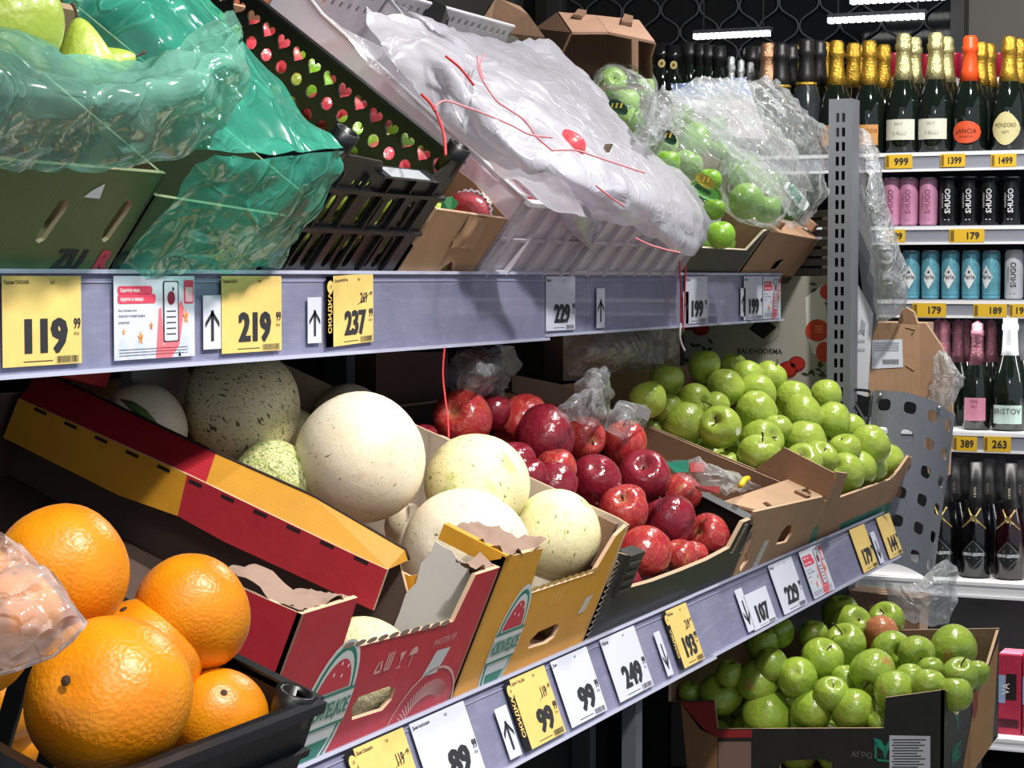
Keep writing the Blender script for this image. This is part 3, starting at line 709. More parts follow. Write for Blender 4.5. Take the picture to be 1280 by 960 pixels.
polys('crease_slot', [[(A[0][0] + (A[3][0] - A[0][0]) * t, A[0][1] + (A[3][1] - A[0][1]) * t - .006), (A[0][0] + (A[3][0] - A[0][0]) * (t + .035), A[0][1] + (A[3][1] - A[0][1]) * (t + .035) - .006), (A[0][0] + (A[3][0] - A[0][0]) * (t + .035), A[0][1] + (A[3][1] - A[0][1]) * (t + .035) - .001), (A[0][0] + (A[3][0] - A[0][0]) * t, A[0][1] + (A[3][1] - A[0][1]) * t - .001)] for t in [.05 + .087 * i for i in range(11)]], ma, M('1e1210', .9), red, -.001)['kind'] = 'stuff'
# --- yellow melon box
yel = tray('melon_box', 'yellow cardboard melon box heaped with pale melons', LF, 2.515, 2.995, 0, .77, mYEL, mBROWNIN,
    [(2.515, 0), (2.995, 0), (2.985, .226), (2.95, .212), (2.915, .155), (2.66, .158), (2.645, .232), (2.515, .235)],
    near=[(0, 0), (.77, 0), (.77, .14), (.12, .15), (0, .235)], far=[(0, 0), (.77, 0), (.77, .21), (.02, .228), (0, .226)], farin=card('b7a695'),
    fholes=[[fL(*p) for p in ((660, 811), (663, 800), (673, 790), (697, 779), (699, 783), (693, 796), (683, 804))]])
teeth((fL(664, 737), fL(746, 711)), LF, yel, M('c9a25a', .8))
melon_logo(fL(629, 808), .050, .098, LF, yel, 'НОВОИЛЕЦКОЕ')
q = [fL(*p) for p in ((721, 768), (730, 764), (741, 742), (733, 746))]; flat('label_patch', q, fr_, M('c6bfae', .6), yel, 0)
y_, n_ = fL(686, 757); polys('handling_mark', [[(y_ + d, n_), (y_ + d + .006, n_), (y_ + d + .008, n_ + .022), (y_ + d + .002, n_ + .022)] for d in (0, .014, .028)], fr_, M('dcb266', .6), yel, 0)
sheet('torn_lining', [[LF.w(.0 + a, y, .236 - a * .1 + .010 * sin(y * 60 + a * 40)) for y in (2.52, 2.56, 2.60, 2.645)] for a in (0, .03, .06, .10)], M('8d7466', .9), yel, 5, .010, 30, 5)
boxw('folded_corner', (.0, 2.515, .215), (.10, 2.530, .238), mYEL, yel, LF.w)
boxw('folded_corner', (.01, 2.958, .15), (.04, 2.972, .226), mBROWNIN, yel, LF.w)
# --- black apple box
blk = tray('apple_box', 'black cardboard box with fluted edges full of red apples', LF, 3.01, 3.765, 0, .58, mBLACKC, mBLACKC,
    [(3.01, 0), (3.775, 0), fL(939, 649), fL(929, 653), fL(921, 668), fL(912, 685), fL(884, 700), fL(850, 714), fL(815, 727), fL(786, 735), fL(783, 735), fL(793, 697), fL(774, 691), (3.01, .12)],
    near=.16, far=[(0, 0), (.58, 0), (.58, .14), (0, .143)], farin=M('1b1a18', .7), edge=M('b79c80', .9), th=.008)
zz = []
for (pa_, pb_, wv) in (((731, 800), (772, 700), .016), ((914, 690), (932, 655), .016), ((925, 690), (938, 662), .010)):
    ya, na = fL(*pa_); yb, nb = fL(*pb_); n = 26
    tube('fluted_edge', [LF.w(-.002, ya + (yb - ya) * i / n + (wv / 2 if i % 2 else -wv / 2), na + (nb - na) * i / n) for i in range(n + 1)], .0013, M('a89a88', .9), blk, 4)
boxw('corner_post', (-.004, 3.055, .09), (.02, 3.12, .165), mBLACKC, blk, LF.w)
for i in range(4): boxw('post_rib', (-.007, 3.06, .098 + i * .016), (-.003, 3.11, .104 + i * .016), M('35332f', .5), blk, LF.w)
mesh('folded_flange', [LF.w(*p) for p in ((0, 3.72, .146), (0, 3.775, .146), (.30, 3.775, .150), (.30, 3.74, .150))], [(0, 1, 2, 3)], M('5f6164', .4), blk)
# --- brown lidded carton
brn = tray('carton', 'light brown carton with folded lid strip between red and green apples', LF, 3.785, 4.295, 0, .58, card('a98464'), mBROWN,
    [(3.785, 0), (4.295, 0), (4.295, .118), fL(1029, 621), fL(943, 640), fL(936, 700), fL(925, 715), (3.79, .04)],
    near=[(0, 0), (.58, 0), (.58, .10), (.3, .10), (0, .13)], far=[(0, 0), (.58, 0), (.58, .10), (0, .125)], farin=card('96765c'),
    fholes=[[fL(*p) for p in ((970, 681), (977, 665), (984, 657), (993, 656), (991, 667), (983, 678))]])
tp = [LF.onn(*p, .128) for p in ((944, 638), (903, 628), (988, 599), (1029, 620))]
plate('lid_strip', brn, [(u, y) for u, y, n in tp], lambda a, b, t: LF.w(a, b, .130 - t), .005, [card('bb9878'), mBROWN, mEDGE],
      holes=[[(u, y) for u, y, n in [LF.onn(*p, .13) for p in ((953, 629), (958, 627), (966, 632), (961, 635))]], [(u, y) for u, y, n in [LF.onn(*p, .13) for p in ((1001, 612), (1009, 610), (1015, 617), (1009, 619))]]])
boxw('lid_tab', (.02, 4.20, .128), (.05, 4.225, .136), mBROWN, brn, LF.w)
q = [fL(*p) for p in ((938, 712), (946, 708), (962, 674), (955, 676))]; flat('label_patch', q, fr_, M('c4c0ba', .6), brn, 0)
for i in range(5):
    a, b = q[0], q[3]; flat('label_line', [(q[0][0] + (q[3][0] - q[0][0]) * t + s * .01 + .004, q[0][1] + (q[3][1] - q[0][1]) * t) for t, s in ((.1 + .17 * i, 0), (.1 + .17 * i, 1), (.14 + .17 * i, 1), (.14 + .17 * i, 0))], fr_, M('8a8a8e', .7), brn, -.0003)
q = [fL(*p) for p in ((1010, 680), (1020, 676), (1023, 656), (1017, 660))]; flat('green_stripe', q, fr_, mTEALP, brn, 0)
# --- green apple box
grn = tray('apple_box', 'brown cardboard box with green stripe, heaped with green apples', LF, 4.30, 5.05, 0, .60, card('a88262'), card('8a6a50'),
    [(4.30, 0), (5.15, 0), fL(1136, 570), fL(1125, 586), fL(1114, 599), fL(1050, 622), fL(1060, 592), fL(1046, 590), (4.305, .17)],
    near=[(0, 0), (.60, 0), (.60, .10), (.17, .12), (.13, .19), (0, .185)], far=[(0, 0), (.6, 0), (.6, .12), (0, .16)])
q = [fL(*p) for p in ((1022, 664), (1030, 660), (1112, 624), (1122, 640), (1040, 674), (1025, 680))]
flat('green_stripe', [fL(*p) for p in ((1048, 667), (1050, 655), (1113, 627), (1112, 640), (1080, 654))], fr_, mTEALP, grn, 0)
tube('fluted_edge', [LF.w(-.002, fL(1115, 592)[0] + .012 * i / 12 + (.006 if i % 2 else -.006), fL(1115, 598)[1] + .042 * i / 12) for i in range(13)], .0016, mEDGE, grn, 4)
yy, nn = fL(1104, 618); flat('printed_oval', ell(yy, nn, .035, .009, 16), fr_, M('7f9a6a', .7), grn, 0, [ell(yy, nn, .031, .006, 16)])

# ---------------------------------------------------- upper shelf
gz = tray('pear_box', 'olive green pear box with two oval slots under the teal film', UF, 1.55, 2.105, 0, .45, mGREENC, card('6d5b3c'),
    [(1.55, 0), (2.105, 0), (2.105, .152), (1.55, .152)], near=.15, far=.15,
    fholes=[[fU(*p) for p in P] for P in (((44, 300), (48, 290), (74, 252), (82, 249), (86, 254), (82, 263), (56, 300), (48, 304)), ((127, 300), (130, 288), (155, 253), (162, 250), (165, 256), (158, 268), (136, 299), (130, 303)))])
flat('torn_sticker', [fU(*p) for p in ((104, 246), (114, 238), (131, 229), (124, 248))], lambda a, b, t: UF.w(t - .0008, a, b), mWHITE, gz, 0)
fu_ = lambda a, b, t: UF.w(-.0008 + t, a, b)
y_, n_ = fU(62, 334); text('box_lettering', 'ZU', y_, n_ - .004, .030, fu_, mINK, gz, bold=.06, off=0, maxw=.075); text('box_lettering', 'R', y_ + .085, n_ - .004, .030, fu_, mREDP, gz, bold=.06, off=0); text('box_lettering', 'O', y_ + .120, n_ - .004, .030, fu_, mINK, gz, bold=.06, off=0)
fold = [fU(*p) for p in ((140, 338), (150, 338), (206, 215), (196, 215))]
gz2 = tray('pear_box', 'dark green box seen through the hanging bright teal bag', UF, 2.11, 2.45, 0, .45, card('5a5a3a'), card('5c5138'),
    [(2.11, 0), (2.45, 0), (2.45, .10), (2.11, .12)], near=.12, far=.14)
def crate(name, label, fr, y0, y1, u0, u1, h, front, fholes, far_h, farholes, mat, rings, group='plastic crates', near=None, back=None, slot_side=True):
    r = tray(name, label, fr, y0, y1, u0, u1, mat, mat, front, near=near, far=far_h, back=back if back is not None else h, fholes=fholes, farholes=farholes, cat='crate', group=group, edge=mat, th=.004)
    for (u, y, n) in rings:
        V = lambda x, yy, z, u=u, y=y, n=n: fr.w(u + x, y + yy, n + z)
        lathe('stacking_socket', [(.012, -.03), (.016, -.03), (.019, 0), (.019, .02), (.014, .02), (.013, 0)], mat, r, 16, V)
    return r
fh = []
y0c, y1c = 2.462, 2.862
for row, (na, nb_, cnt) in enumerate(((.092, .140, 10), (.018, .075, 11))):
    for i in range(cnt):
        if i in (3, 7): continue
        y = y0c + .035 + (y1c - y0c - .09) * i / (cnt - 1); fh.append(rrect(y, na, y + .018, nb_, .008))
for i in range(3): y = y0c + .10 + i * .022; fh.append(rrect(y, .155, y + .011, .168, .005))
farh = []
for i in range(17):
    u = .030 + i * .0335
    farh.append(heart(u, .186, .0135)); farh.append(ell(u + .014, .153, .0105, .0105, 12)); farh.append(ell(u, .118, .0105, .0105, 12)); farh.append(ell(u + .014, .085, .0105, .0105, 12))
crt = crate('plastic_crate', 'black perforated plastic crate with heart and round holes, holding pears', UF, y0c, y1c, 0, .60, .2,
    [(y0c, 0), (y1c, 0), (y1c, .212), (y1c - .035, .214), (y1c - .07, .183), (y0c + .17, .180), (y0c + .15, .200), (y0c + .04, .205), (y0c, .212)], fh,
    [(0, 0), (.60, 0), (.60, .212), (0, .212)], farh, mPLB, [(.015, y1c - .012, .215), (.015, y0c + .03, .214)], near=.2)
for i in range(5): boxw('front_rib', (-.006, y0c + .05 + i * .075, .015), (0, y0c + .054 + i * .075, .18), mPLB, crt, UF.w)
for nn in (.082, .148): boxw('front_rib', (-.008, y0c, nn), (0, y1c, nn + .006), mPLB, crt, UF.w)
boxw('rim', (-.010, y0c + .16, .180), (.018, y1c - .06, .184), M('2b2d31', .2), crt, UF.w)
boxw('rim', (0, y1c - .012, .212), (.60, y1c + .006, .217), mPLB, crt, UF.w)
tag(boxw('film_label', (-.012, y0c + .175, .1845), (.012, y0c + .30, .1855), M('a8adb3', .25), None, UF.w), 'strip of clear film lying on the rim of the black crate', 'film')
br2 = tray('carton', 'torn light brown carton right of the black crate, holding wrapped mangoes', UF, 2.875, 3.16, 0, .56, card('a8845f'), card('94714f'),
    [(2.875, 0), (3.02, 0), (3.03, .018), (3.055, .034), (3.075, .02), (3.09, 0), (3.16, 0), (3.16, .118), (2.875, .128)], near=.06, far=[(0, 0), (.56, 0)] + [(lambda q: (q[0], q[2]))(UF.ony(px, py, 3.155)) for px, py in ((316, 2), (345, 30), (450, 115), (555, 200), (590, 226))] + [(0, .118)])
sheet('torn_flap', [[UF.w(-.004, y, n) for n in (.12, .09, .06)] for y in (3.0, 3.03, 3.06, 3.09)], card('b08c68'), br2, 4, .004, 30)
# milky crates
for (ya, yb, lab) in ((3.175, 3.545, 'milky translucent plastic crate under the left of the white bags'), (3.555, 4.19, 'wide milky translucent crate under the white bags, left of the green apple box')):
    ng = max(4, int((yb - ya) / .09)); fh = []
    for i in range(ng):
        y = ya + .03 + (yb - ya - .05) * i / ng
        fh.append(rrect(y, .085, y + .055, .135, .008)); fh.append(rrect(y, .02, y + .055, .072, .008))
    nh = [ell(.06 + .045 * i, .06 + .035 * j, .012, .012, 10) for i in range(11) for j in range(3)]
    bh = [rrect(ya + .03 + i * .032, .20 - j * .028, ya + .042 + i * .032, .215 - j * .028, .005) for i in range(int((yb - ya) / .034)) for j in (0, 1)]
    wc = tray('plastic_crate', lab, UF, ya, yb, 0, .60, mWCRATE, mWCRATE, [(ya, 0), (yb, 0), (yb, .155), (ya, .158)], near=[(0, 0), (.6, 0), (.6, .215), (.5, .19), (0, .158)], far=.16, back=.225, bholes=bh, nholes=[], cat='crate', group='milky plastic crates', edge=mWCRATE, th=.004)
    boxw('rim', (-.012, ya, .152), (.0, yb, .160), M('dcdce2', .4), wc, UF.w)
    for i in range(ng + 1): boxw('front_rib', (-.012, ya + .015 + (yb - ya - .04) * i / ng, .008), (-.001, ya + .019 + (yb - ya - .04) * i / ng, .15), M('b9b3bb', .5), wc, UF.w)
    for nn in (.078, .01): boxw('front_rib', (-.008, ya, nn), (-.001, yb, nn + .006), M('b9b3bb', .5), wc, UF.w)
    tube('rim', [UF.w(0, ya, .16), UF.w(.5, ya, .192), UF.w(.6, ya, .216)], .004, M('dcdce2', .3), wc, 6)
    tube('rim', [UF.w(.6, ya, .226), UF.w(.6, yb, .226)], .004, M('dcdce2', .3), wc, 6)
ub = tray('apple_box', 'small black box of bagged green apples with torn brown side', UF, 4.215, 4.62, 0, .60, mBLACKC, card('8c6b4e'),
    [(4.215, 0), (4.62, 0), (4.625, .136), (4.595, .128), (4.565, .075), (4.24, .077), (4.225, .13), (4.215, .13)], near=[(0, 0), (.6, 0), (.6, .15), (0, .12)], far=[(0, 0), (.6, 0), (.6, .16), (.12, .20), (.03, .20), (.01, .14), (0, .136)], edge=M('d8c8b0', .9))
ubn = tray('carton', 'closed brown carton with handle hole under the clear printed bag', UF, 4.635, 5.10, 0, .5, card('9a7258'), card('7c5c44'),
    [(4.635, 0), (5.10, 0), (5.10, .112), (4.635, .130)], near=.12, far=.105, back=.1,
    fholes=[[fU(*p) for p in ((961, 338), (970, 327), (977, 324), (981, 326), (972, 337), (968, 338))]])
plate('lid', ubn, [(0, 4.635), (.5, 4.635), (.5, 5.10), (0, 5.10)], lambda a, b, t: UF.w(a, b, .132 - (b - 4.635) * .035 - t), .005, [card('b08a6c'), mBROWN, mEDGE])
for (u, y) in ((.018, 4.76), (.02, 5.06)): boxw('lid_tab', (u, y, .125), (u + .03, y + .03, .145), mBROWN, ubn, UF.w)
# cartons standing behind the heap, on the top back edge of the shelving
def wedge(name, label, pts, y, dep, mats, cat='box'):
    P = [onY(px, py, y) for px, py in pts]
    return tag(plate(name, None, [(p.x, p.z) for p in P], lambda a, b, t: Vector((a, y + t, b)), dep, mats), label, cat, 'cartons at the back of the upper shelf')
cb3 = root('carton', onD(745, 60, 4.9), 'open brown carton with two lid tabs standing above the bagged apples', 'box', 'cartons at the back of the upper shelf')
def quadslab(name, P, th, mat, parent):
    P = [onD(*p) for p in P]; n = (P[1] - P[0]).cross(P[2] - P[0]).normalized() * th; k = len(P)
    return mesh(name, P + [p + n for p in P], [tuple(reversed(range(k))), tuple(range(k, 2 * k))] + [(i, (i + 1) % k, k + (i + 1) % k, k + i) for i in range(k)], mat, parent)
mL1, mL2 = card('a5816b'), card('7d5d48')
quadslab('lid_strip', [(715, 43, 4.74), (760, 43, 4.76), (744, 22, 4.96), (698, 18, 4.95)], .006, mL1, cb3)
quadslab('lid_strip', [(760, 43, 4.76), (818, 55, 4.78), (798, 28, 5.0), (744, 22, 4.96)], .006, mL1, cb3)
quadslab('side_wall', [(715, 43, 4.74), (698, 18, 4.95), (670, 38, 4.97), (702, 72, 4.76)], .006, mL2, cb3)
quadslab('side_wall', [(818, 55, 4.78), (813, 70, 4.78), (814, 98, 4.8), (798, 98, 5.0), (798, 28, 5.0)], .006, mL2, cb3)
quadslab('back_wall', [(698, 18, 4.98), (798, 28, 5.02), (800, 110, 5.02), (690, 110, 4.98)], .006, mBROWNIN, cb3)
quadslab('bottom', [(700, 112, 4.74), (814, 112, 4.8), (800, 108, 5.0), (690, 108, 4.96)], .006, mBROWNIN, cb3)
quadslab('lid_tab', [(716, 22, 4.88), (727, 24, 4.88), (733, 17, 4.95), (722, 15, 4.95)], .008, mL2, cb3)
quadslab('lid_tab', [(776, 31, 4.88), (790, 33, 4.88), (791, 24, 4.97), (780, 21, 4.97)], .008, mL2, cb3)
cb4 = root('carton', onD(635, 40, 4.6), 'tilted brown carton behind the white bags', 'box', 'cartons at the back of the upper shelf')
quadslab('front_wall', [(600, 42, 4.6), (612, 50, 4.6), (680, 58, 4.6), (660, 30, 4.6), (650, 20, 4.62), (621, 9, 4.62)], .12, card('8a6a50'), cb4)
quadslab('side_wall', [(598, 42, 4.66), (600, 42, 4.6), (621, 9, 4.62), (616, 10, 4.7)], .01, mL2, cb4)
cb5 = root('carton', onD(530, 15, 4.2), 'dark grey box corner sticking up behind the white crate', 'box', 'cartons at the back of the upper shelf')
quadslab('front_wall', [(503, 18, 4.2), (520, 42, 4.2), (553, 42, 4.2), (560, 20, 4.2), (540, -6, 4.22), (512, -6, 4.22)], .10, M('2b2b2c', .6), cb5)
quadslab('side_wall', [(560, 20, 4.2), (553, 42, 4.2), (556, 42, 4.3), (563, 20, 4.3)], .004, M('3b3b3d', .6), cb5)
tag(quadslab('carton', [(556, 30, 4.4), (606, 40, 4.4), (606, 60, 4.4), (556, 50, 4.4)], .08, mDARK, None), 'dark box edge behind the thin pale rail', 'box')
a, b = onX(545, 30, -2.02), onX(600, 45, -2.02)
tag(tube('steel_rail', [a + (a - b) * .5, b + (b - a) * .8], .006, M('a9a9ad', .4, .5)), 'thin pale rail behind the white bags at the top', 'rail')
p = onX(335, -10, -1.93)
tag(boxw('terracotta_box', (p.x - .1, p.y - .15, p.z - .12), (p.x, p.y + .22, p.z + .03), M('a8552c', .7)), 'terracotta coloured box top behind the brown carton', 'box')

# ---------------------------------------------------- orange crate in front (on its own stand)
OF = Frame(-.723, 1.195 - .145, 20)
oq = lambda px, py: OF.onu(px, py)[1:]
yc1, nc1 = oq(400, 873); ycn, _ = oq(128, 958)
yn = ycn
H_ = nc1
fh = [rrect(yn + .02 + i * .032, .02, yn + .038 + i * .032, H_ - .045, .004) for i in range(int((yc1 - yn - .03) / .032))]
oc = crate('plastic_crate', 'black slatted plastic crate of oranges in the bottom left foreground', OF, yn, yc1, 0, .36, H_ - .01,
    [(yn, 0), (yc1, 0), (yc1, H_), (yn, H_)], fh, H_ - .002, [rrect(.03 + i * .04, .03, .055 + i * .04, H_ - .05, .005) for i in range(7)], mPLB, [], near=H_ - .012, back=H_)
lathe('corner_socket', [(.008, -.02), (.013, -.02), (.014, .002), (.009, .002), (.008, -.02)], mPLB, oc, 16, lambda x, y, z: OF.w(.012 + x, yc1 - .012 + y, H_ + z))
boxw('rim', (-.006, yn, H_ - .008), (.004, yc1, H_), M('22242a', .3), oc, OF.w)
boxw('rim', (0, yc1 - .004, H_ - .006), (.36, yc1 + .006, H_), mPLB, oc, OF.w)
boxw('rim', (0, yn - .006, H_ - .014), (.36, yn + .004, H_ - .008), mPLB, oc, OF.w)
boxw('front_rib', (-.005, yn, H_ - .040), (0, yc1, H_ - .035), mPLB, oc, OF.w)
r = root('display_stand', (-.9, (yn + yc1) / 2, 0), 'dark display stand carrying the orange crate', 'stand')
boxw('stand_top', (0, yn - .05, -.02), (.38, yc1 + .02, -.002), mDARK, r, OF.w)
boxw('stand_body', (-1.05, yn - .03, 0), (-.76, yc1, .98), mDARK, r)
boxw('back_prop', (-1.08, yn, .9), (-1.05, yc1, 1.13), mDARK, r)
# ---------------------------------------------------- bottom tier apple box (stands square on the base)
BF = Frame(-.829, .50, 0)
nq = lambda px, py: (lambda q: (q[0], q[2]))(BF.ony(px, py, 3.965))
sq = lambda px, py: BF.onu(px, py)[1:]
yel_ = sq(1249, 800)[0]
bt = tray('apple_box', 'black and tan cardboard apple box on the bottom tier', BF, 3.965, yel_, 0, .56, mBLACKC, card('84664e'),
    [(3.965, 0), (yel_, 0), sq(1249, 786), sq(1236, 829), sq(1195, 896), sq(1183, 864), (3.965, nq(1178, 862)[1])],
    near=[(0, 0), (.56, 0), (.56, nq(850, 878)[1])] + [nq(*p) for p in ((893, 876), (897, 911), (1105, 910), (1107, 872), (1174, 863))] + [(0, nq(1178, 862)[1])], back=.19,
    nholes=[[nq(*p) for p in ((975, 976), (975, 956), (983, 951), (1030, 949), (1040, 953), (1040, 976))]], far=[(0, 0), (.56, 0), (.56, .19), (0, sq(1249, 785)[1])])
nb = lambda a, b, t: BF.w(a, 3.9645 + t, b)
ns = lambda a, b, t: BF.w(t - .0006, a, b)
flat('tan_panel', [sq(*p) for p in ((1248, 800), (1236, 832), (1222, 852), (1198, 990), (1240, 930))], ns, card('b08450'), bt, 0)
flat('red_panel', [nq(*p) for p in ((876, 912), (850, 878), (893, 877), (896, 912), (920, 912), (940, 912), (940, 922), (897, 922))], nb, M('8f2222', .6), bt, 0)
flat('tan_panel', [nq(*p) for p in ((851, 879), (880, 912), (897, 922), (897, 990), (862, 990))], nb, card('8a6038'), bt, 0)
flat('plain_square', [nq(*p) for p in ((898, 927), (939, 927), (939, 970), (898, 970))], nb, M('7d6258', .7), bt, 0)
q = nq(1064, 946); text('box_lettering', 'АГРО', 0, 0, .012, lambda a, b, t: nb(q[0] - a, q[1] + b, t), M('6b6b66', .7), bt, off=0)
q = nq(1106, 952)
LG = lambda a, b, t: nb(q[0] - a, q[1] + b, t)
polys('leaf_logo', [[(-.02, 0), (.02, 0), (.02, .004), (-.02, .004)], [(-.02, 0), (-.016, 0), (-.016, .036), (-.02, .036)], [(-.022, .045), (-.008, .042), (.0, .03), (0, .004), (-.004, .02), (-.018, .032)], [(.022, .05), (.02, .034), (.006, .024), (.001, .004), (.001, .03), (.01, .045)]], LG, M('1f8a6e', .6), bt, 0)
flat('printed_label', [nq(*p) for p in ((1112, 919), (1163, 920), (1163, 965), (1112, 965))], nb, M('c9c9cd', .6), bt, -.0005)
polys('label_line', [[nq(1115 + 2 * (j % 2), 924 + j * 3.4), nq(1158 - (j * 7) % 12, 924 + j * 3.4), nq(1158 - (j * 7) % 12, 925.3 + j * 3.4), nq(1115 + 2 * (j % 2), 925.3 + j * 3.4)] for j in range(11)], nb, mINK, bt, -.001)
q1 = sq(1190, 938); SG = lambda a, b, t: ns(q1[0] + a, q1[1] + b, t)
text('box_lettering', 'ИНВЕСТ', 0, -.03, .035, SG, M('1f8a6e', .6), bt, .5, off=-.0003, maxw=.14, bold=.04)
polys('leaf_logo', [[(.04, .03), (.05, .03), (.052, .06), (.046, .06)], [(.02, .075), (.035, .07), (.05, .05), (.035, .05)], [(.08, .09), (.075, .07), (.052, .05), (.06, .075)]], SG, M('1f8a6e', .6), bt, -.0003)
c_ = sq(1218, 880); flat('printed_apple', ell(c_[0], c_[1], .03, .03, 16), ns, M('8f3a28', .6), bt, -.0006); flat('printed_leaf', ell(c_[0] + .03, c_[1] + .05, .04, .03, 14), ns, M('5d7a3c', .6), bt, -.0005)
boxw('base_riser', (-1.42, 3.95, .02), (-.86, yel_ - .02, .49), mDARK, tag(root('bottom_tier', (-1.1, 4.3, 0), 'dark bottom tier under the lower apple box', 'shelf')))

# ================================================================== fruit
def fruit_mesh(name, f, mat, seg=28, rings=18, lobes=0, seed=0, warp=.05):
    V = []; Fs = []; R = random.Random(seed); off = Vector((R.random() * 50, R.random() * 50, 0))
    for i in range(rings + 1):
        t = pi * i / rings
        for kx in range(seg):
            a = 2 * pi * kx / seg; r, z = f(t)
            r *= 1 + lobes * cos(5 * a + seed) * (max(0, -cos(t)) ** 2)
            p = Vector((r * cos(a), r * sin(a), z)); p += p * warp * noise.noise(p * .9 + off)
            V.append(p)
    for i in range(rings):
        for kx in range(seg):
            q = (kx + 1) % seg
            Fs.append((i * seg + kx, (i + 1) * seg + kx, (i + 1) * seg + q, i * seg + q))
    me = bpy.data.meshes.new(name); me.from_pydata(V, [], Fs); me.materials.append(mat)
    bm = bmesh.new(); bm.from_mesh(me); bmesh.ops.remove_doubles(bm, verts=bm.verts, dist=1e-4); bm.to_mesh(me); bm.free()
    me.polygons.foreach_set('use_smooth', [True] * len(me.polygons)); me.update(); return me
def apple_prof(tall, taper, dt=.34, db=.17):
    def f(t):
        s, c = sin(t), cos(t)
        r = s * (1 + taper * c)
        r = max(r, .0)
        z = c * tall
        z -= dt * exp(-(r / .30) ** 2) if c > 0 else 0
        z += db * exp(-(r / .24) ** 2) if c < 0 else 0
        return r, z
    return f
mGA = apple_mat('green_apple_skin', srgb('c2cc68'), srgb('aabf4b'), srgb('98b03e'), streak=.3)
mGB = apple_mat('bagged_apple_skin', srgb('a8cf4a'), srgb('86b832'), srgb('6fa326'), rough=.35, streak=.2)
mGC = apple_mat('blushed_green_apple_skin', srgb('bcc95a'), srgb('9fb840'), srgb('87a432'), blush=srgb('c07050'), blush_at=.64, streak=.35)
mRBL = apple_mat('red_blushed_apple_skin', srgb('c9a860'), srgb('c27a50'), srgb('b56a48'), streak=.5)
mRA = apple_mat('dark_red_apple_skin', srgb('a04048'), srgb('8a1f30'), srgb('741626'), streak=.35, rough=.22, speck=.35)
mRB = apple_mat('bright_red_apple_skin', srgb('cf8058'), srgb('b23332'), srgb('9c2430'), blush=srgb('c99a5c'), blush_at=.66, streak=.6, rough=.24, speck=.35)
mOR = orange_mat()
mPEAR = apple_mat('pear_skin', srgb('a9b850'), srgb('a0b244'), srgb('8fa43a'), rough=.42, streak=.1, speck=.5)
mMANGO = apple_mat('mango_skin', srgb('e08a70'), srgb('d8505a'), srgb('c43a48'), rough=.3, streak=.2)
mSTEM = M('4a3423', .8)
mCALYX = M('5a5a34', .8)
FM = {}
def variants(key, mat, specs, **kw): FM[key] = [fruit_mesh(key, f, mat, seed=i + 1, **kw) for i, f in enumerate(specs)]
variants('green_apple', mGA, [apple_prof(1.0, .06), apple_prof(1.06, .04), apple_prof(.98, .08, .38), apple_prof(1.12, .10)], lobes=.035)
FM['bagged_apple'] = [m.copy() for m in FM['green_apple']]
for m in FM['bagged_apple']: m.materials[0] = mGB
FM['blushed_apple'] = [m.copy() for m in FM['green_apple']]
for m in FM['blushed_apple']: m.materials[0] = mGC
FM['blush_red_apple'] = [m.copy() for m in FM['green_apple']]
for m in FM['blush_red_apple']: m.materials[0] = mRBL
variants('red_apple', mRA, [apple_prof(1.06, .12, .36), apple_prof(1.14, .16, .36), apple_prof(1.02, .14, .4)], lobes=.06)
FM['bright_apple'] = [m.copy() for m in FM['red_apple']]
for m in FM['bright_apple']: m.materials[0] = mRB
variants('orange', mOR, [lambda t: (sin(t), cos(t) * .95 - (.05 * exp(-(sin(t) / .15) ** 2) * (1 if cos(t) > 0 else -1))), lambda t: (sin(t), cos(t) * .98 - (.04 * exp(-(sin(t) / .15) ** 2) * (1 if cos(t) > 0 else -1)))], warp=.06, seg=36, rings=24)
MM = {'speckled': melon_mat('speckled_melon_rind', srgb('dfdab6'), srgb('3d4a1e'), .075, -.02), 'cream': melon_mat('cream_melon_rind', srgb('e2d8c2'), srgb('55662e'), .012, -.12),
      'netted': melon_mat('netted_melon_rind', srgb('d6d8a0'), srgb('6f8a3c'), .12, .08, .5), 'pale': melon_mat('pale_melon_rind', srgb('e6e0b4'), srgb('66752e'), .035, .045), 'rough': melon_mat('rough_melon_rind', srgb('dcd3b0'), srgb('a39a6c'), .05, 0, .35)}
mf = lambda t: (sin(t), cos(t) * 1.04 - .04 * exp(-(sin(t) / .12) ** 2) * (1 if cos(t) > 0 else -1))
for kx in MM: FM['melon_' + kx] = [fruit_mesh('melon', mf, MM[kx], seed=len(kx), warp=.05, seg=40, rings=26)]
def pear_prof(t):
    z = cos(t); r = sin(t) * (1.0 - .40 * max(0, z) ** .9) ; zz = z * (1.0 if z < 0 else 1.5)
    return r, zz - .3 + (.12 * exp(-(r / .2) ** 2) if z < 0 else 0)
FM['pear'] = [fruit_mesh('pear', pear_prof, mPEAR, seed=3, warp=.07)]
FM['mango'] = [fruit_mesh('mango', lambda t: (sin(t) * .86, cos(t) * 1.15), mMANGO, seed=3, warp=.12)]
def stem_mesh(L, bend, r0=.035, z0=.55):
    pts = [Vector((bend * (i / 6) ** 2 * L, 0, z0 + L * i / 6)) for i in range(7)]
    V = []; Fs = []
    for i, p in enumerate(pts):
        r = r0 * (1 + .6 * (i / 6) ** 3)
        V += [p + Vector((r * cos(2 * pi * k / 5), r * sin(2 * pi * k / 5), 0)) for k in range(5)]
    for i in range(6): Fs += [(i * 5 + k, i * 5 + (k + 1) % 5, (i + 1) * 5 + (k + 1) % 5, (i + 1) * 5 + k) for k in range(5)]
    Fs += [(4, 3, 2, 1, 0), (30, 31, 32, 33, 34)]
    me = bpy.data.meshes.new('stem'); me.from_pydata(V, [], Fs); me.materials.append(mSTEM); me.polygons.foreach_set('use_smooth', [True] * len(me.polygons)); return me
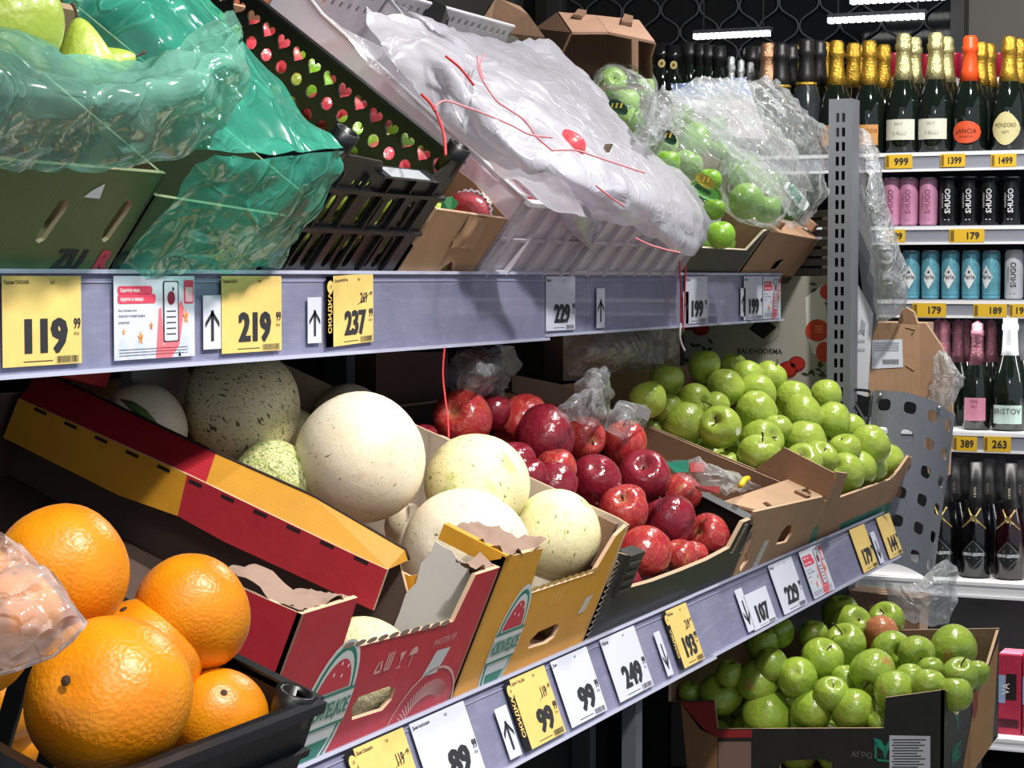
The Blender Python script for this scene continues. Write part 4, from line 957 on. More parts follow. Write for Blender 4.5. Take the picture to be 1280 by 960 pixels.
STEMS = [stem_mesh(.45, .3), stem_mesh(.7, .45), stem_mesh(.25, .2), stem_mesh(.95, .3)]
def calyx_mesh():
    V = []; Fs = []
    for i in range(5):
        a = 2 * pi * i / 5; d = Vector((cos(a), sin(a), 0)); e = Vector((-sin(a), cos(a), 0)); k = len(V)
        V += [Vector((0, 0, -.70)) + e * .035, Vector((0, 0, -.70)) - e * .035, d * .07 + Vector((0, 0, -.76)) - e * .02, d * .13 + Vector((0, 0, -.83)), d * .07 + Vector((0, 0, -.76)) + e * .02]
        Fs.append((k, k + 1, k + 2, k + 3, k + 4))
    me = bpy.data.meshes.new('calyx'); me.from_pydata(V, [], Fs); me.materials.append(mCALYX); return me
CALYX = calyx_mesh()
def scar_mesh():
    V = [Vector((0, 0, .985))] + [Vector((.07 * cos(2 * pi * k / 8), .07 * sin(2 * pi * k / 8), .965)) for k in range(8)]
    me = bpy.data.meshes.new('stem_scar'); me.from_pydata(V, [], [(0, 1 + k, 1 + (k + 1) % 8) for k in range(8)]); me.materials.append(mSTEM); return me
SCAR = scar_mesh()
CNT = [0]
def put(kind, c, R, label, cat, group, aim, name=None, roll=0, stem=None, child='auto', sc=(1, 1, 1)):
    """aim = where the stem end points, as (right, up, towards the viewer)"""
    CNT[0] += 1; rnd = random.Random(CNT[0] * 7 + 3)
    me = FM[kind][rnd.randrange(len(FM[kind]))]
    o = bpy.data.objects.new(name or {'bagged_apple': 'green_apple', 'blushed_apple': 'green_apple', 'blush_red_apple': 'green_apple', 'bright_apple': 'red_apple'}.get(kind, kind.split('_')[0] if kind.startswith('melon') else kind), me)
    COL.objects.link(o)
    d = (RT * aim[0] + Vector((0, 0, 1)) * aim[1] - FW * aim[2]).normalized()
    qt = Vector((0, 0, 1)).rotation_difference(d) @ Quaternion((0, 0, 1), roll or rnd.random() * 6.28)
    o.location = c; o.rotation_mode = 'QUATERNION'; o.rotation_quaternion = qt; o.scale = (R * sc[0], R * sc[1], R * sc[2]); ORG[o] = Vector(c)
    tag(o, label, cat, group)
    ch = []
    if 'apple' in kind: ch = [('stem', STEMS[stem if stem is not None else rnd.choice((0, 2, 2))]), ('calyx', CALYX)]
    elif kind == 'pear': ch = [('stem', STEM_P)]
    elif kind == 'orange': ch = [('stem_scar', SCAR)]
    elif kind.startswith('melon'): ch = [('stem_scar', SCAR)]
    for nm, m_ in ch:
        x = bpy.data.objects.new(nm, m_); COL.objects.link(x); x.parent = o
    return o
STEM_P = stem_mesh(.6, .25, .05, 1.08)
ORD = ['first', 'second', 'third', 'fourth', 'fifth', 'sixth', 'seventh', 'eighth', 'ninth', 'tenth', 'eleventh', 'twelfth', 'thirteenth']
def relax(items, it=60, k=.93, clamp=None):
    """slide fruit along its own line of sight until neighbours touch instead of overlap"""
    for _ in range(it):
        for i in range(len(items)):
            for j in range(i + 1, len(items)):
                a, b = items[i], items[j]
                pa, pb = onD(a['x'], a['y'], a['z']), onD(b['x'], b['y'], b['z'])
                ra, rb = a['d'] * a['z'] / F / 2, b['d'] * b['z'] / F / 2
                gap = (ra + rb) * k - (pa - pb).length
                if gap > 0:
                    s = min(gap * .35, .006)
                    if a['z'] < b['z']: a['z'] -= s * .5; b['z'] += s * .5
                    else: a['z'] += s * .5; b['z'] -= s * .5
        for a in items:
            a['z'] = min(max(a['z'], a['z0'] - .11), a['z0'] + .11)
            if clamp:
                for _k in range(25): clamp(a)
def pile(rows, heap, fr, lim, noun, where, cat, group, kinds, wall=.15):
    items = []
    for ri, (rname, row) in enumerate(rows):
        row = sorted(row, key=lambda a: a[0])
        for ci, it in enumerate(row):
            x, y, d, look, aim = it[:5]; opt = it[5] if len(it) > 5 else {}
            n = heap(0.2, sum(lim[0:2]) / 2)
            for _ in range(12):
                u, yy, _n = fr.onn(x, y, n); n = n * .5 + .5 * heap(u, yy)
            u, yy, _n = fr.onn(x, y, n)
            z = depth(fr.w(u, yy, n))
            lab = f"{look} {noun}, {ORD[ci] if ci < len(row) - 1 or len(row) < 3 else 'last'} from left in the {rname} row {where}"
            if len(row) == 1: lab = f"{look} {noun} alone in the {rname} row {where}"
            items.append(dict(x=x, y=y, d=d, z=z + opt.get('dz', 0), z0=z + opt.get('dz', 0), lab=lab, aim=aim, opt=opt))
    def clamp(a):
        c = onD(a['x'], a['y'], a['z']); R = a['d'] * a['z'] / F / 2; u, yy, n = fr.loc(c)
        if n < wall + R * .55:
            if u < R * .97 + .007 and fr is not BF: a['z'] += .01
            if yy < lim[0] + R * .97 + .007: a['z'] += .012
            elif yy > lim[1] - R * .9: a['z'] -= .012
    relax(items, clamp=clamp)
    out = []
    for it in items:
        c = onD(it['x'], it['y'], it['z']); R = it['d'] * it['z'] / F / 2
        u, yy, n = fr.loc(c)
        out.append((c, R)); kd = it['opt'].get('kind', kinds)
        put(kd, c, R * 1.02, it['lab'], cat, group, it['aim'], stem=it['opt'].get('stem'))
        if it['opt'].get('sticker'):
            sx, sy = it['opt']['sticker']; dd = (RT * sx + UP * sy - FW * .75).normalized(); p = c + dd * R * 1.05
            e1 = dd.orthogonal().normalized(); e2 = dd.cross(e1); par = [o for o in COL.objects if o.get('label') == it['lab']][0]
            V = [(p + (e1 * cos(2 * pi * k / 12) + e2 * sin(2 * pi * k / 12)) * .009) for k in range(12)]
            x = mesh('sticker', V, [tuple(range(12))], M('e6e2d0', .4), None); x['label'] = 'small round pale fruit sticker'
            wm = x.location.copy(); x.parent = par
            par_m = Matrix.LocRotScale(par.location, par.rotation_quaternion, par.scale); x.matrix_parent_inverse = par_m.inverted(); x.location = wm
    return out
def support(fr, y0, y1, u0, u1, R, balls, kind, label, group, cat='apple', n0=None, umax=None):
    """the layer the heap rests on"""
    yy = y0 + R; row = 0; rnd = random.Random(int(y0 * 100))
    while yy < y1 - R * .9:
        uu = u0 + R + (R if row % 2 else 0)
        while uu < (umax or u1) - R * .9:
            c = fr.w(uu, yy, R + .008)
            if all((c - b[0]).length > (b[1] + R) * .93 for b in balls):
                put(kind, c, R, label, cat, group, (rnd.uniform(-1, 1), rnd.uniform(-.2, 1), rnd.uniform(-.5, 1)))
            uu += 2.02 * R
        yy += 1.78 * R; row += 1

a0 = (0, 1, .2)
# --- green apples on the lower shelf
G = [('back', [(880, 458, 40, 'shaded dark', (0, 1, 0)), (916, 460, 34, 'small', a0), (833, 475, 43, 'round', (.2, 1, 0), {'dz': .05}), (933, 471, 42, 'smooth', (.3, .8, -.4)), (961, 474, 42, 'half-hidden', (.5, .8, .2), {'stem': 1})]),
     ('second', [(810, 500, 47, 'partly shaded', (-.3, .9, -.3)), (836, 512, 40, 'pale', (0, -1, -.3)), (868, 499, 41, 'stem-right', (.55, -.15, .8), {'stem': 1}), (894, 507, 36, 'round', (.3, -.6, .3)), (906, 484, 48, 'tall', (.2, -1, -.3)), (945, 492, 51, 'large', (-.2, -.3, .9)), (992, 500, 47, 'large', (.2, .9, -.2)), (1032, 495, 40, 'round', (.1, 1, -.5))]),
     ('third', [(816, 541, 34, 'half-buried', a0), (856, 531, 55, 'plump', (-.2, -.8, .1)), (900, 535, 54, 'hollow-facing stickered', (-.35, .45, .85), {'stem': 0, 'sticker': (.8, -.15)}), (945, 517, 54, 'broad', (0, -.9, -.4)), (972, 536, 36, 'deep-set', a0), (1003, 519, 50, 'angular', (.1, -1, -.1)), (1040, 527, 47, 'glossy', (-.3, -.9, .3)), (1063, 536, 38, 'pale', (.4, .6, -.4))]),
     ('fourth', [(908, 584, 36, 'half-buried', a0), (950, 553, 54, 'upper', (.5, .3, .6)), (949, 572, 57, 'long-stemmed', (.15, .85, .25), {'stem': 1}), (1006, 552, 54, 'round', (-.2, -1, 0)), (1056, 563, 42, 'tapered', (-.3, .8, .3)), (1087, 556, 51, 'very round', (0, -1, -.4))]),
     ('front', [(1003, 580, 50, 'hollow-facing', (-.15, .6, .8), {'stem': 0}), (1024, 574, 46, 'tucked', (.2, .5, .4)), (1056, 592, 50, 'short-stemmed', (-.6, .45, .6), {'stem': 0}), (1073, 586, 46, 'lobed', (.2, -.9, .5)), (1085, 584, 44, 'pressed', (.5, -.6, .2)), (1107, 577, 46, 'rearward', (.6, -.4, .1))])]
balls_g = pile(G, lambda u, y: .105 + .2 * u + .15 * (y - 4.35), LF, (4.3, 5.05), 'green apple', 'of the middle pile', 'apple', 'green apples heaped on the lower shelf', 'green_apple')
support(LF, 4.31, 5.03, .01, .5, .045, balls_g, 'green_apple', 'green apple mostly buried under the heap on the lower shelf', 'buried green apples of the middle pile')
# --- red apples
bk = {'kind': 'bright_apple'}
G = [('back', [(531, 548, 34, 'mostly hidden', a0), (580, 526, 73, 'hollow-facing', (-.35, .3, .85), bk | {'stem': 2}), (618, 515, 42, 'dark shaded', a0), (652, 527, 68, 'yellow-cheeked', (-.5, -.65, .5), {'kind': 'bright_apple', 'dz': .03}), (681, 545, 73, 'dark upright', (.1, -.9, .25), {'dz': -.02}), (729, 547, 53, 'stem-right yellow-streaked', (.45, -.1, .85), bk | {'stem': 0}), (781, 557, 56, 'stem-up', (-.15, .95, .25), bk | {'stem': 1})]),
     ('middle', [(645, 578, 50, 'half-hidden', a0), (660, 596, 48, 'low', a0), (695, 590, 52, 'yellow-topped', (-.1, .9, .1), bk), (692, 608, 62, 'purple-red', (-.6, -.4, .3)), (743, 599, 66, 'calyx-facing deep red', (-.05, -.42, -.9), {}), (805, 597, 65, 'dark hollow-facing', (-.05, .6, .75), {'stem': 2}), (785, 627, 44, 'tucked-in', a0, bk), (850, 618, 50, 'bright', (.6, .5, -.2), bk)]),
     ('front', [(778, 642, 62, 'pale-hollowed', (0, .62, .65), bk), (806, 690, 68, 'orange-red', (-.6, -.7, .3), bk), (837, 653, 68, 'tall dark', (-.3, .9, -.2)), (850, 697, 43, 'small', (-.2, .9, .2), bk), (867, 695, 36, 'smallest', (.2, .9, .1), bk), (886, 670, 55, 'stem-left', (-.6, .25, .75), bk | {'stem': 2})])]
G[1][1][4] = (743, 599, 66, 'calyx-facing deep red', (.05, -.45, -.85))
balls_r = pile(G, lambda u, y: .085 + .26 * u, LF, (3.02, 3.76), 'red apple', 'of the black box', 'apple', 'red apples in the black box', 'red_apple')
support(LF, 3.02, 3.75, .01, .5, .047, balls_r, 'red_apple', 'red apple mostly buried at the bottom of the black box', 'buried red apples')
# --- melons
def melon(x, y, d, n, kind, label, aim, fr=LF):
    u, yy, _ = fr.onn(x, y, n); c = fr.w(u, yy, n); R = d * depth(c) / F / 2
    put('melon_' + kind, c, R, label, 'melon', 'melons in the cardboard boxes', aim, name='melon'); return (c, R)
ml = []
for a in ((303, 508, 147, .205, 'speckled', 'large melon densely flecked with dark green under the 219.99 tag', (-.3, .7, .5)),
          (180, 532, 104, .15, 'cream', 'shaded pale melon with a green stripe at the back left', (-.6, .6, .4)),
          (340, 600, 100, .135, 'netted', 'green netted melon peeking over the yellow flange', (.3, .8, .5)),
          (438, 529, 96, .17, 'cream', 'small cream melon behind the biggest plain one', (.1, .8, .3)),
          (366, 541, 62, .13, 'pale', 'small melon wedged behind between the flecked and plain melons', (0, .9, .3)),
          (451, 573, 164, .205, 'cream', 'biggest plain cream melon in the yellow box', (.3, .4, .8)),
          (540, 585, 84, .14, 'cream', 'mostly hidden cream melon between the two middle melons', a0),
          (510, 660, 60, .10, 'cream', 'barely visible melon under the biggest plain one', a0),
          (595, 607, 131, .205, 'pale', 'pale melon with yellow-green streaks and a stem scar facing right', (.42, .25, .9)),
          (583, 692, 160, .135, 'cream', 'wide cream melon right behind the torn corner of the yellow box', (-.3, .2, .6)),
          (695, 668, 112, .175, 'pale', 'greenish speckled oval melon at the right of the yellow box', (.2, .9, .5)),
          (668, 742, 78, .075, 'cream', 'cream melon low behind the front wall of the yellow box', a0),
          ):
    ml.append(melon(*a))
_q = LF.onu(450, 842, .088); _c = LF.w(*_q); put('melon_rough', _c, 138 * depth(_c) / F / 2, 'rough beige melon inside the red box, seen through its handle hole', 'melon', 'melons in the cardboard boxes', (.2, .9, .3), name='melon')
p = ml[1]
tag(tube('melon_stripe', [p[0] + (RT * x + UP * y - FW * sqrt(max(0, 1 - x * x - y * y))) * p[1] * 1.015 for x, y in ((-.42, .62), (-.15, .5), (.15, .3), (.38, .05), (.52, -.2))], [.002, .006, .007, .006, .003], M('4f6a34', .6), None, 6), 'dark green stripe on the shaded melon', 'stripe')
o = bpy.data.objects['melon_stripe']; par = [x for x in COL.objects if x.get('label') == 'shaded pale melon with a green stripe at the back left'][0]
loc = o.location.copy(); o.parent = par; o.matrix_parent_inverse = Matrix.LocRotScale(par.location, par.rotation_quaternion, par.scale).inverted(); o.location = loc; o.name = 'stripe'; del o['category']
# --- oranges
for (x, y, d, D, label, aim) in ((136, 873, 210, .100, 'largest orange, with a dark navel spot, front of the crate', (-.38, .38, .95)),
                                 (180, 822, 148, .077, 'orange just behind the largest one', (-.3, .9, .3)),
                                 (240, 766, 150, .079, 'orange standing proud at the right of the crate', (.6, .5, -.3)),
                                 (78, 713, 168, .084, 'big orange at the upper left of the crate', (.5, -.3, -.6)),
                                 (272, 901, 130, .068, 'low orange against the right end of the crate', (.2, .6, .6)),
                                 (8, 872, 110, .08, 'orange cut off by the left edge below the net bag', a0), (22, 925, 84, .062, 'small orange piece at the bottom left corner', a0)):
    c = onD(x, y, D * F / d); put('orange', c, D / 2, label, 'orange', 'oranges in the black crate', aim)
oball = []
for i, (x, y, D, zc) in enumerate(((22, 768, .048, 1.10), (-30, 800, .06, 1.12), (-30, 735, .05, 1.13))):
    c = onD(x, y, zc); oball.append((c, D / 2)); put('orange', c, D / 2, ('orange inside the net film bag, nearest the right', 'orange inside the net film bag, lower left', 'orange inside the net film bag, top')[i], 'orange', 'oranges in the film bag', a0)
# --- pears and fruit of the upper shelf
for (x, y, d, n, label, aim, st) in ((-6, 8, 150, .26, 'large yellow-green pear at the top left corner', (-.5, .9, 0), 1), (104, 68, 76, .245, 'pear with a long brown stem in the teal bag', (-.12, 1, .1), 1), (138, 82, 56, .235, 'small pear behind the stemmed pear', (.8, .3, -.1), 0)):
    u, yy, _ = UF.onn(x, y, n); c = UF.w(u, yy, n); put('pear', c, d * depth(c) / F / 2, label, 'pear', 'pears in the teal bag', aim)
for (x, y, d, u, label, aim) in ((205, 285, 44, .04, 'slim green pear at the bottom of the bright teal bag', (.6, .9, 0)), (265, 320, 40, .05, 'green pear low in the bright teal bag', (.5, .9, 0))):
    uu, yy, n = UF.onu(x, y, u); c = UF.w(u, yy, n); put('pear', c, d * depth(c) / F / 2, label, 'pear', 'pears in the bright teal bag', aim)
R = random.Random(5); k = 0
for i in range(4):
    for j in range(6):
        y = y0c + .055 + i * .097; u = .055 + j * .09
        for n in ((.052, .125) if j < 1 else (.075,)):
            ap = R.random() < .5
            put('pear' if ap else 'green_apple', UF.w(u + R.uniform(-.008, .008), y + R.uniform(-.004, .004), n - (.012 if ap else 0)), .036 if ap else .044, 'yellow-green pear glimpsed through the slots of the black crate' if ap else 'green fruit glimpsed through the slots of the black crate', 'pear' if ap else 'apple', 'pears in the black crate' if ap else 'green fruit in the black crate', (R.uniform(-1, 1), R.uniform(-1, 1), R.uniform(-1, 1)))
MG = []
for (x, y, d, u, label, aim) in ((587, 263, 50, .055, 'red mango in a white foam net in the brown carton', (.8, -.5, .3)),):
    uu, yy, n = UF.onu(x, y, u); c = UF.w(u, yy, n); R_ = d * depth(c) / F / 2
    mg = put('mango', c, R_, label, 'mango', 'wrapped fruit in the brown carton', aim)
    e1, e2 = RT, UP
    tube('foam_net', [c + (RT * cos(a) * 1.0 + UP * sin(a) * .95 + FW * .25) * R_ * (1.06 + .06 * sin(a * 22)) for a in [-.6 + 3.0 * i / 60 for i in range(61)]], .0022, mWHITE, None, 5)
    nt = bpy.data.objects['foam_net']; tag(nt, 'white foam net around the red mango', 'foam net')
    l_ = UF.onu(561, 256, .035); pl = UF.w(*l_); lv = mesh('leaf', [pl + RT * a * .02 + UP * b * .02 - FW * cc for a, b, cc in ((-.7, -.5, 0), (.1, -.8, .003), (.8, .1, .004), (.3, .7, 0), (-.5, .5, .003))], [(0, 1, 2, 3, 4)], M('2f7a45', .5)); tag(lv, 'dark green leaf tucked beside the wrapped mango', 'leaf')
cc = UF.onu(548, 276, .055); put('green_apple', UF.w(*cc), .030, 'light green fruit beside the wrapped mango', 'apple', 'wrapped fruit in the brown carton', (.2, -.9, .2))
cols = ['mango', 'bagged_apple', 'mango', 'pear', 'mango', 'bagged_apple', 'mango']
for j in range(6):
    for i in range(3):
        kd = cols[(j + i * 2) % 7]; put(kd, UF.w(.14 + j * .072, 2.93 + i * .085, .115), .036 if kd != 'pear' else .028, {'mango': 'red mango in the brown carton behind the crate wall', 'pear': 'yellow pear in the brown carton behind the crate wall', 'bagged_apple': 'green fruit in the brown carton behind the crate wall'}[kd], {'mango': 'mango', 'pear': 'pear', 'bagged_apple': 'apple'}[kd], 'fruit behind the holes, ' + kd.split('_')[0], (R.uniform(-1, 1), .5, .5))
c_ = UF.onu(546, 332, .03); put('green_apple', UF.w(*c_), .018, 'dark green fruit behind the torn hole of the brown carton', 'apple', 'wrapped fruit in the brown carton', a0)
# fruit in the milky crates
for kx in range(3):
    for j in range(2):
        put('mango', UF.w(.06 + j * .09, 3.25 + kx * .11, .08 if j == 0 else .10), .045, 'reddish fruit seen dimly inside the left milky crate', 'mango', 'fruit in the left milky crate', (R.uniform(-1, 1), .5, .3))
for kx in range(6):
    for j in range(3):
        put('mango' if (kx + j) % 3 else 'bagged_apple', UF.w(.06 + j * .095, 3.62 + kx * .10, .08 + .02 * j), .045, 'reddish fruit seen dimly inside the wide milky crate' if (kx + j) % 3 else 'greenish fruit seen dimly inside the wide milky crate', 'mango' if (kx + j) % 3 else 'apple', 'red fruit in the wide milky crate' if (kx + j) % 3 else 'green fruit in the wide milky crate', (R.uniform(-1, 1), .5, .3))
q = UF.onn(708, 181, .245); put('mango', UF.w(*q), .03, 'bright red fruit poking out between the white bags', 'mango', None, (.6, -.2, .2))
q = UF.onn(757, 190, .25); p = UF.w(*q)
tag(boxw('stalk', (-.006, -.004, -.02), (.006, .004, .014), M('6b5a48', .8), None, lambda x, y, z: p + Vector((x + z * .5, y, z))), 'short brown stalk sticking through the white bags', 'stalk')
# bagged green apples
G = [('top', [(765, 103, 37, 'film-wrapped', (.2, .2, .9)), (800, 108, 36, 'film-wrapped', (.5, .6, .2)), (782, 128, 36, 'low film-wrapped', a0)]),
     ('second', [(788, 152, 36, 'film-wrapped', a0), (853, 146, 32, 'film-wrapped', (.1, .9, .1)), (830, 181, 36, 'film-wrapped', a0, {'dz': -.06}), (870, 173, 41, 'glossy film-wrapped', (-.3, -.8, .2)), (895, 158, 30, 'film-wrapped', a0), (903, 192, 38, 'film-wrapped', (.3, .8, .2))]),
     ('third', [(834, 205, 32, 'film-wrapped', a0), (858, 208, 38, 'film-wrapped', (.4, .7, .2)), (886, 226, 32, 'dark film-wrapped', a0), (929, 216, 47, 'large film-wrapped', (-.3, .5, .7)), (985, 256, 34, 'yellowish film-wrapped', a0), (966, 232, 36, 'film-wrapped', a0)]),
     ('lowest', [(893, 262, 28, 'half-hidden', a0), (901, 294, 36, 'bright loose', (-.1, .9, .2), {'dz': -.12}), (933, 251, 45, 'large film-wrapped', (.1, -.8, .3)), (958, 262, 36, 'film-wrapped', a0)])]
balls_b = pile(G, lambda u, y: .20 + .0 * u, UF, (4.22, 4.62), 'green apple', 'of the bagged heap', 'apple', 'bagged green apples on the upper shelf', 'bagged_apple')
support(UF, 4.23, 4.61, .02, .55, .040, balls_b, 'bagged_apple', 'green apple buried under the bagged heap', 'buried bagged apples')
# --- bottom tier apples
rb = {'kind': 'blush_red_apple'}
G = [('back', [(952, 806, 42, 'shadowed', a0), (972, 790, 42, 'dark shadowed', a0), (1017, 795, 36, 'dark shadowed', a0), (1050, 766, 46, 'dark green', a0), (1063, 782, 52, 'brown-blushed', (.3, .4, .7)), (1101, 791, 44, 'red-cheeked', (.3, -.8, .3), rb), (1108, 776, 46, 'stem-left', (-.3, .6, .6), {'stem': 0})]),
     ('second', [(912, 842, 34, 'shadowed', a0), (964, 830, 40, 'half-shaded', a0), (1027, 825, 54, 'tilted', (.3, .7, .4), {'stem': 0}), (1057, 806, 52, 'long-stemmed', (-.3, .75, .45), {'stem': 3}), (1114, 815, 53, 'scarred', (.3, .1, .9)), (1146, 818, 47, 'hollow-facing', (.1, -.1, .95), {'stem': 1}), (1192, 811, 58, 'lumpy stickered', (.4, .7, -.5), {'sticker': (-.35, -.5)})]),
     ('third', [(862, 867, 28, 'barely visible', a0), (901, 868, 54, 'wide shadowed', (0, .7, .6)), (947, 850, 50, 'dark', (0, -.8, .2)), (996, 847, 51, 'calyx-facing', (.2, -.4, -.85)), (1056, 851, 36, 'sunken', a0, {'dz': .10}), (1091, 839, 57, 'twin-lobed', (-.3, -.5, .6)), (1138, 850, 40, 'yellowish', a0), (1163, 838, 34, 'sunken', a0, {'dz': .08}), (1200, 847, 46, 'hollow-topped', (-.1, .8, .5), {'stem': 1}), (1222, 842, 30, 'rightmost', a0)]),
     ('front', [(958, 894, 62, 'broad flat', (0, -1, 0)), (1015, 888, 51, 'calyx-down', (-.3, -.6, .2)), (1039, 868, 45, 'hollow-topped', (.1, .8, .55)), (1067, 887, 55, 'scuffed', (0, -.9, .3)), (1100, 905, 34, 'low', a0), (1118, 864, 52, 'pink-cheeked', (.3, -.8, .3)), (1160, 860, 44, 'flat-topped', (0, 1, .1)), (1194, 868, 44, 'pale', (0, .9, -.3))])]
balls_l = pile(G, lambda u, y: .19 + .10 * u + .04 * (y - 4.0), BF, (3.97, 4.6), 'green apple', 'of the bottom box', 'apple', 'green apples in the bottom box', 'blushed_apple', 9)
support(BF, 3.98, yel_ - .02, .01, .54, .042, balls_l, 'blushed_apple', 'green apple buried at the bottom of the lowest box', 'buried apples of the bottom box')

# ================================================================== perforated end guard, strings
gd = root('perforated_guard', onD(1120, 620, 5.0), 'grey curved sheet-metal guard with rounded square holes at the shelf end', 'end guard')
def gpt(s, v):        # s: 0..1 round the sheet from its left edge, v: 0 top .. 1 bottom
    L0, L1 = Vector((1092, 488)), Vector((1070, 700)); R0, R1 = Vector((1194, 520)), Vector((1166, 728))
    a = s * 1.12 * pi; t = (1 - cos(a)) / 2
    l = L0.lerp(L1, v); rr_ = R0.lerp(R1, v); x = l.x + (rr_.x - l.x) * sin(min(a, pi) / 2) ** 1.25 if a < pi else rr_.x - (a - pi) * 110
    x = l.x + (rr_.x - l.x) * (sin(a / 2) ** 1.1)
    y = l.y + (rr_.y - l.y) * (t ** 1.5)
    return onD(x, y - (0 if a < pi else (a - pi) * 10), 5.12 - .05 * sin(a) + .10 * t)
NC, NR = 5, 6
V = []; Fs = []
idx = {}
def gv(s, v):
    key = (round(s, 5), round(v, 5))
    if key not in idx: idx[key] = len(V); V.append(gpt(s, v))
    return idx[key]
for c in range(NC):
    for r_ in range(NR):
        s0, s1 = c / NC, (c + 1) / NC; v0 = r_ / NR; v1 = (r_ + 1) / NR
        ms, mv = (s0 + s1) / 2, (v0 + v1) / 2; hs, hv = (s1 - s0) / 2, (v1 - v0) / 2
        ring = [(-1, -1), (-.5, -1), (0, -1), (.5, -1), (1, -1), (1, -.5), (1, 0), (1, .5), (1, 1), (.5, 1), (0, 1), (-.5, 1), (-1, 1), (-1, .5), (-1, 0), (-1, -.5)]
        o_ = [gv(ms + a * hs, mv + b * hv) for a, b in ring]
        n_ = []
        for a, b in ring:
            m_ = max(abs(a), abs(b)); L_ = (abs(a) ** 3.2 + abs(b) ** 3.2) ** (1 / 3.2)
            n_.append(gv(ms + a / L_ * hs * .50, mv + b / L_ * hv * .42))
        for i in range(16): j = (i + 1) % 16; Fs.append((o_[i], n_[i], n_[j], o_[j]))
pl_ = mesh('guard_sheet', V, Fs, mSTEEL, gd)
sm = pl_.modifiers.new('thick', 'SOLIDIFY'); sm.thickness = .003
for (sx, vy) in ((.06, .03), (.55, .02), (.30, .97)):
    p = gpt(sx, vy) - FW * .004; lathe('screw', [(.006, 0), (.006, .002), (.001, .003)], M('a5a7ab', .3, .8), gd, 10, lambda x, y, z, p=p: p + RT * x + UP * y - FW * z)
tube('wire_loop', smooth_pts([onD(*q) for q in ((1064, 487, 5.2), (1082, 488, 5.15), (1089, 492, 5.13), (1087, 510, 5.12), (1084, 535, 5.12))], 4), .004, M('3d4046', .4, .5), gd)
tube('wire_loop', smooth_pts([onD(*q) for q in ((1066, 500, 5.2), (1076, 518, 5.17), (1084, 534, 5.13))], 4), .006, M('2c2d31', .4, .5), gd)

mSTR = M('d8333a', .6)
def string(pts, label, r=.0016, zoff=0, mat=None, n=8, grp='red bag strings'):
    o = tube('string', smooth_pts(pts, n), r, mat or mSTR, None, 5); return tag(o, label, 'string', grp)
x557 = [onX(px, py, X) for px, py, X in ((556, 432, -1.442), (554, 455, -1.42), (554, 475, -1.40), (558, 510, -1.38), (560, 528, -1.36), (561, 546, -1.34))]
string(x557, 'red string hanging below the upper rail in front of the leftmost red apple')
string([onX(px, py, -1.436) for px, py in ((849, 318), (850, 340), (851, 370), (851, 404))], 'left red string hanging over the upper rail')
string([onX(px, py, -1.434) for px, py in ((855, 315), (857, 338), (856, 370), (855, 400), (854, 412))], 'right red string hanging over the upper rail')
string([onX(px, py, -1.43) for px, py in ((851, 404), (850, 420), (853, 432), (856, 438))], 'frayed white end of the red string below the rail', .0022, mat=mWHITE)

# ================================================================== film bags
def S(fr, rows, n):      # rows of (px, py[, n]) -> points above the tilted shelf
    out = []
    for i, r_ in enumerate(rows):
        out.append([(lambda q: fr.w(*q))(fr.onn(p[0], p[1], p[2] if len(p) > 2 else (n[i] if isinstance(n, (list, tuple)) else n))) for p in r_])
    return out
def SU(fr, rows, u):
    return [[fr.w(*fr.onu(p[0], p[1], p[2] if len(p) > 2 else (u[i] if isinstance(u, (list, tuple)) else u))) for p in r_] for i, r_ in enumerate(rows)]
tb = root('teal_bag', UF.w(0, 1.9, .2), 'large translucent teal bag folded over the green pear box', 'bag')
sheet('hanging_skirt', SU(UF, [[(-60, 10, .10), (0, 26, .09), (50, 55, .07), (100, 72, .06), (150, 80, .05), (200, 68, .05), (235, 48, .06), (262, 28, .08), (290, 8, .12)],
                           [(-60, 90, -.06), (0, 95, -.05), (60, 105, -.05), (110, 118, -.05), (160, 120, -.05), (215, 110, -.045), (260, 90, -.04), (295, 65, -.03), (304, 40, .0)],
                           [(-60, 160, -.07), (0, 165, -.06), (60, 170, -.055), (110, 172, -.05), (165, 172, -.05), (225, 160, -.045), (270, 135, -.04), (303, 110, -.03), (312, 80, -.01)],
                           [(-60, 200, -.03), (0, 206, -.03), (60, 214, -.03), (120, 216, -.03), (180, 211, -.03), (235, 190, -.03), (272, 162, -.03), (300, 130, -.02), (312, 100, -.01)]], 0), mTEAL, tb, 9, .014, 11, 1)
def SY(rows): return [[UF.w(*UF.ony(*p)) for p in row] for row in rows]
sheet('back_film', SY((((-60, -80, 2.10), (0, -60, 2.10), (60, -20, 2.10), (110, 40, 2.10), (160, 90, 2.10), (215, 188, 2.10)),
                       ((120, -40, 2.16), (150, -20, 2.14), (185, 25, 2.12), (220, 70, 2.12), (245, 115, 2.12), (262, 188, 2.11)),
                       ((170, -30, 2.26), (200, -10, 2.24), (232, 30, 2.22), (262, 75, 2.21), (290, 120, 2.20), (310, 192, 2.19)),
                       ((215, -25, 2.36), (240, -5, 2.34), (272, 38, 2.32), (305, 82, 2.31), (340, 125, 2.31), (372, 190, 2.30)),
                       ((235, -25, 2.45), (258, -3, 2.45), (296, 40, 2.45), (335, 88, 2.45), (376, 132, 2.45), (428, 186, 2.45)))), mTEAL2, tb, 8, .010, 9, 2)
tag(boxw('cardboard_divider', (.20, 1.7, .12), (.215, 2.08, .245), card('8a7458'), None, UF.w), 'dull brown cardboard edge inside the teal bag behind the pears', 'cardboard')
b2 = root('teal_bag', UF.w(0, 2.3, .1), 'bright turquoise film bag hanging beside the black crate', 'bag')
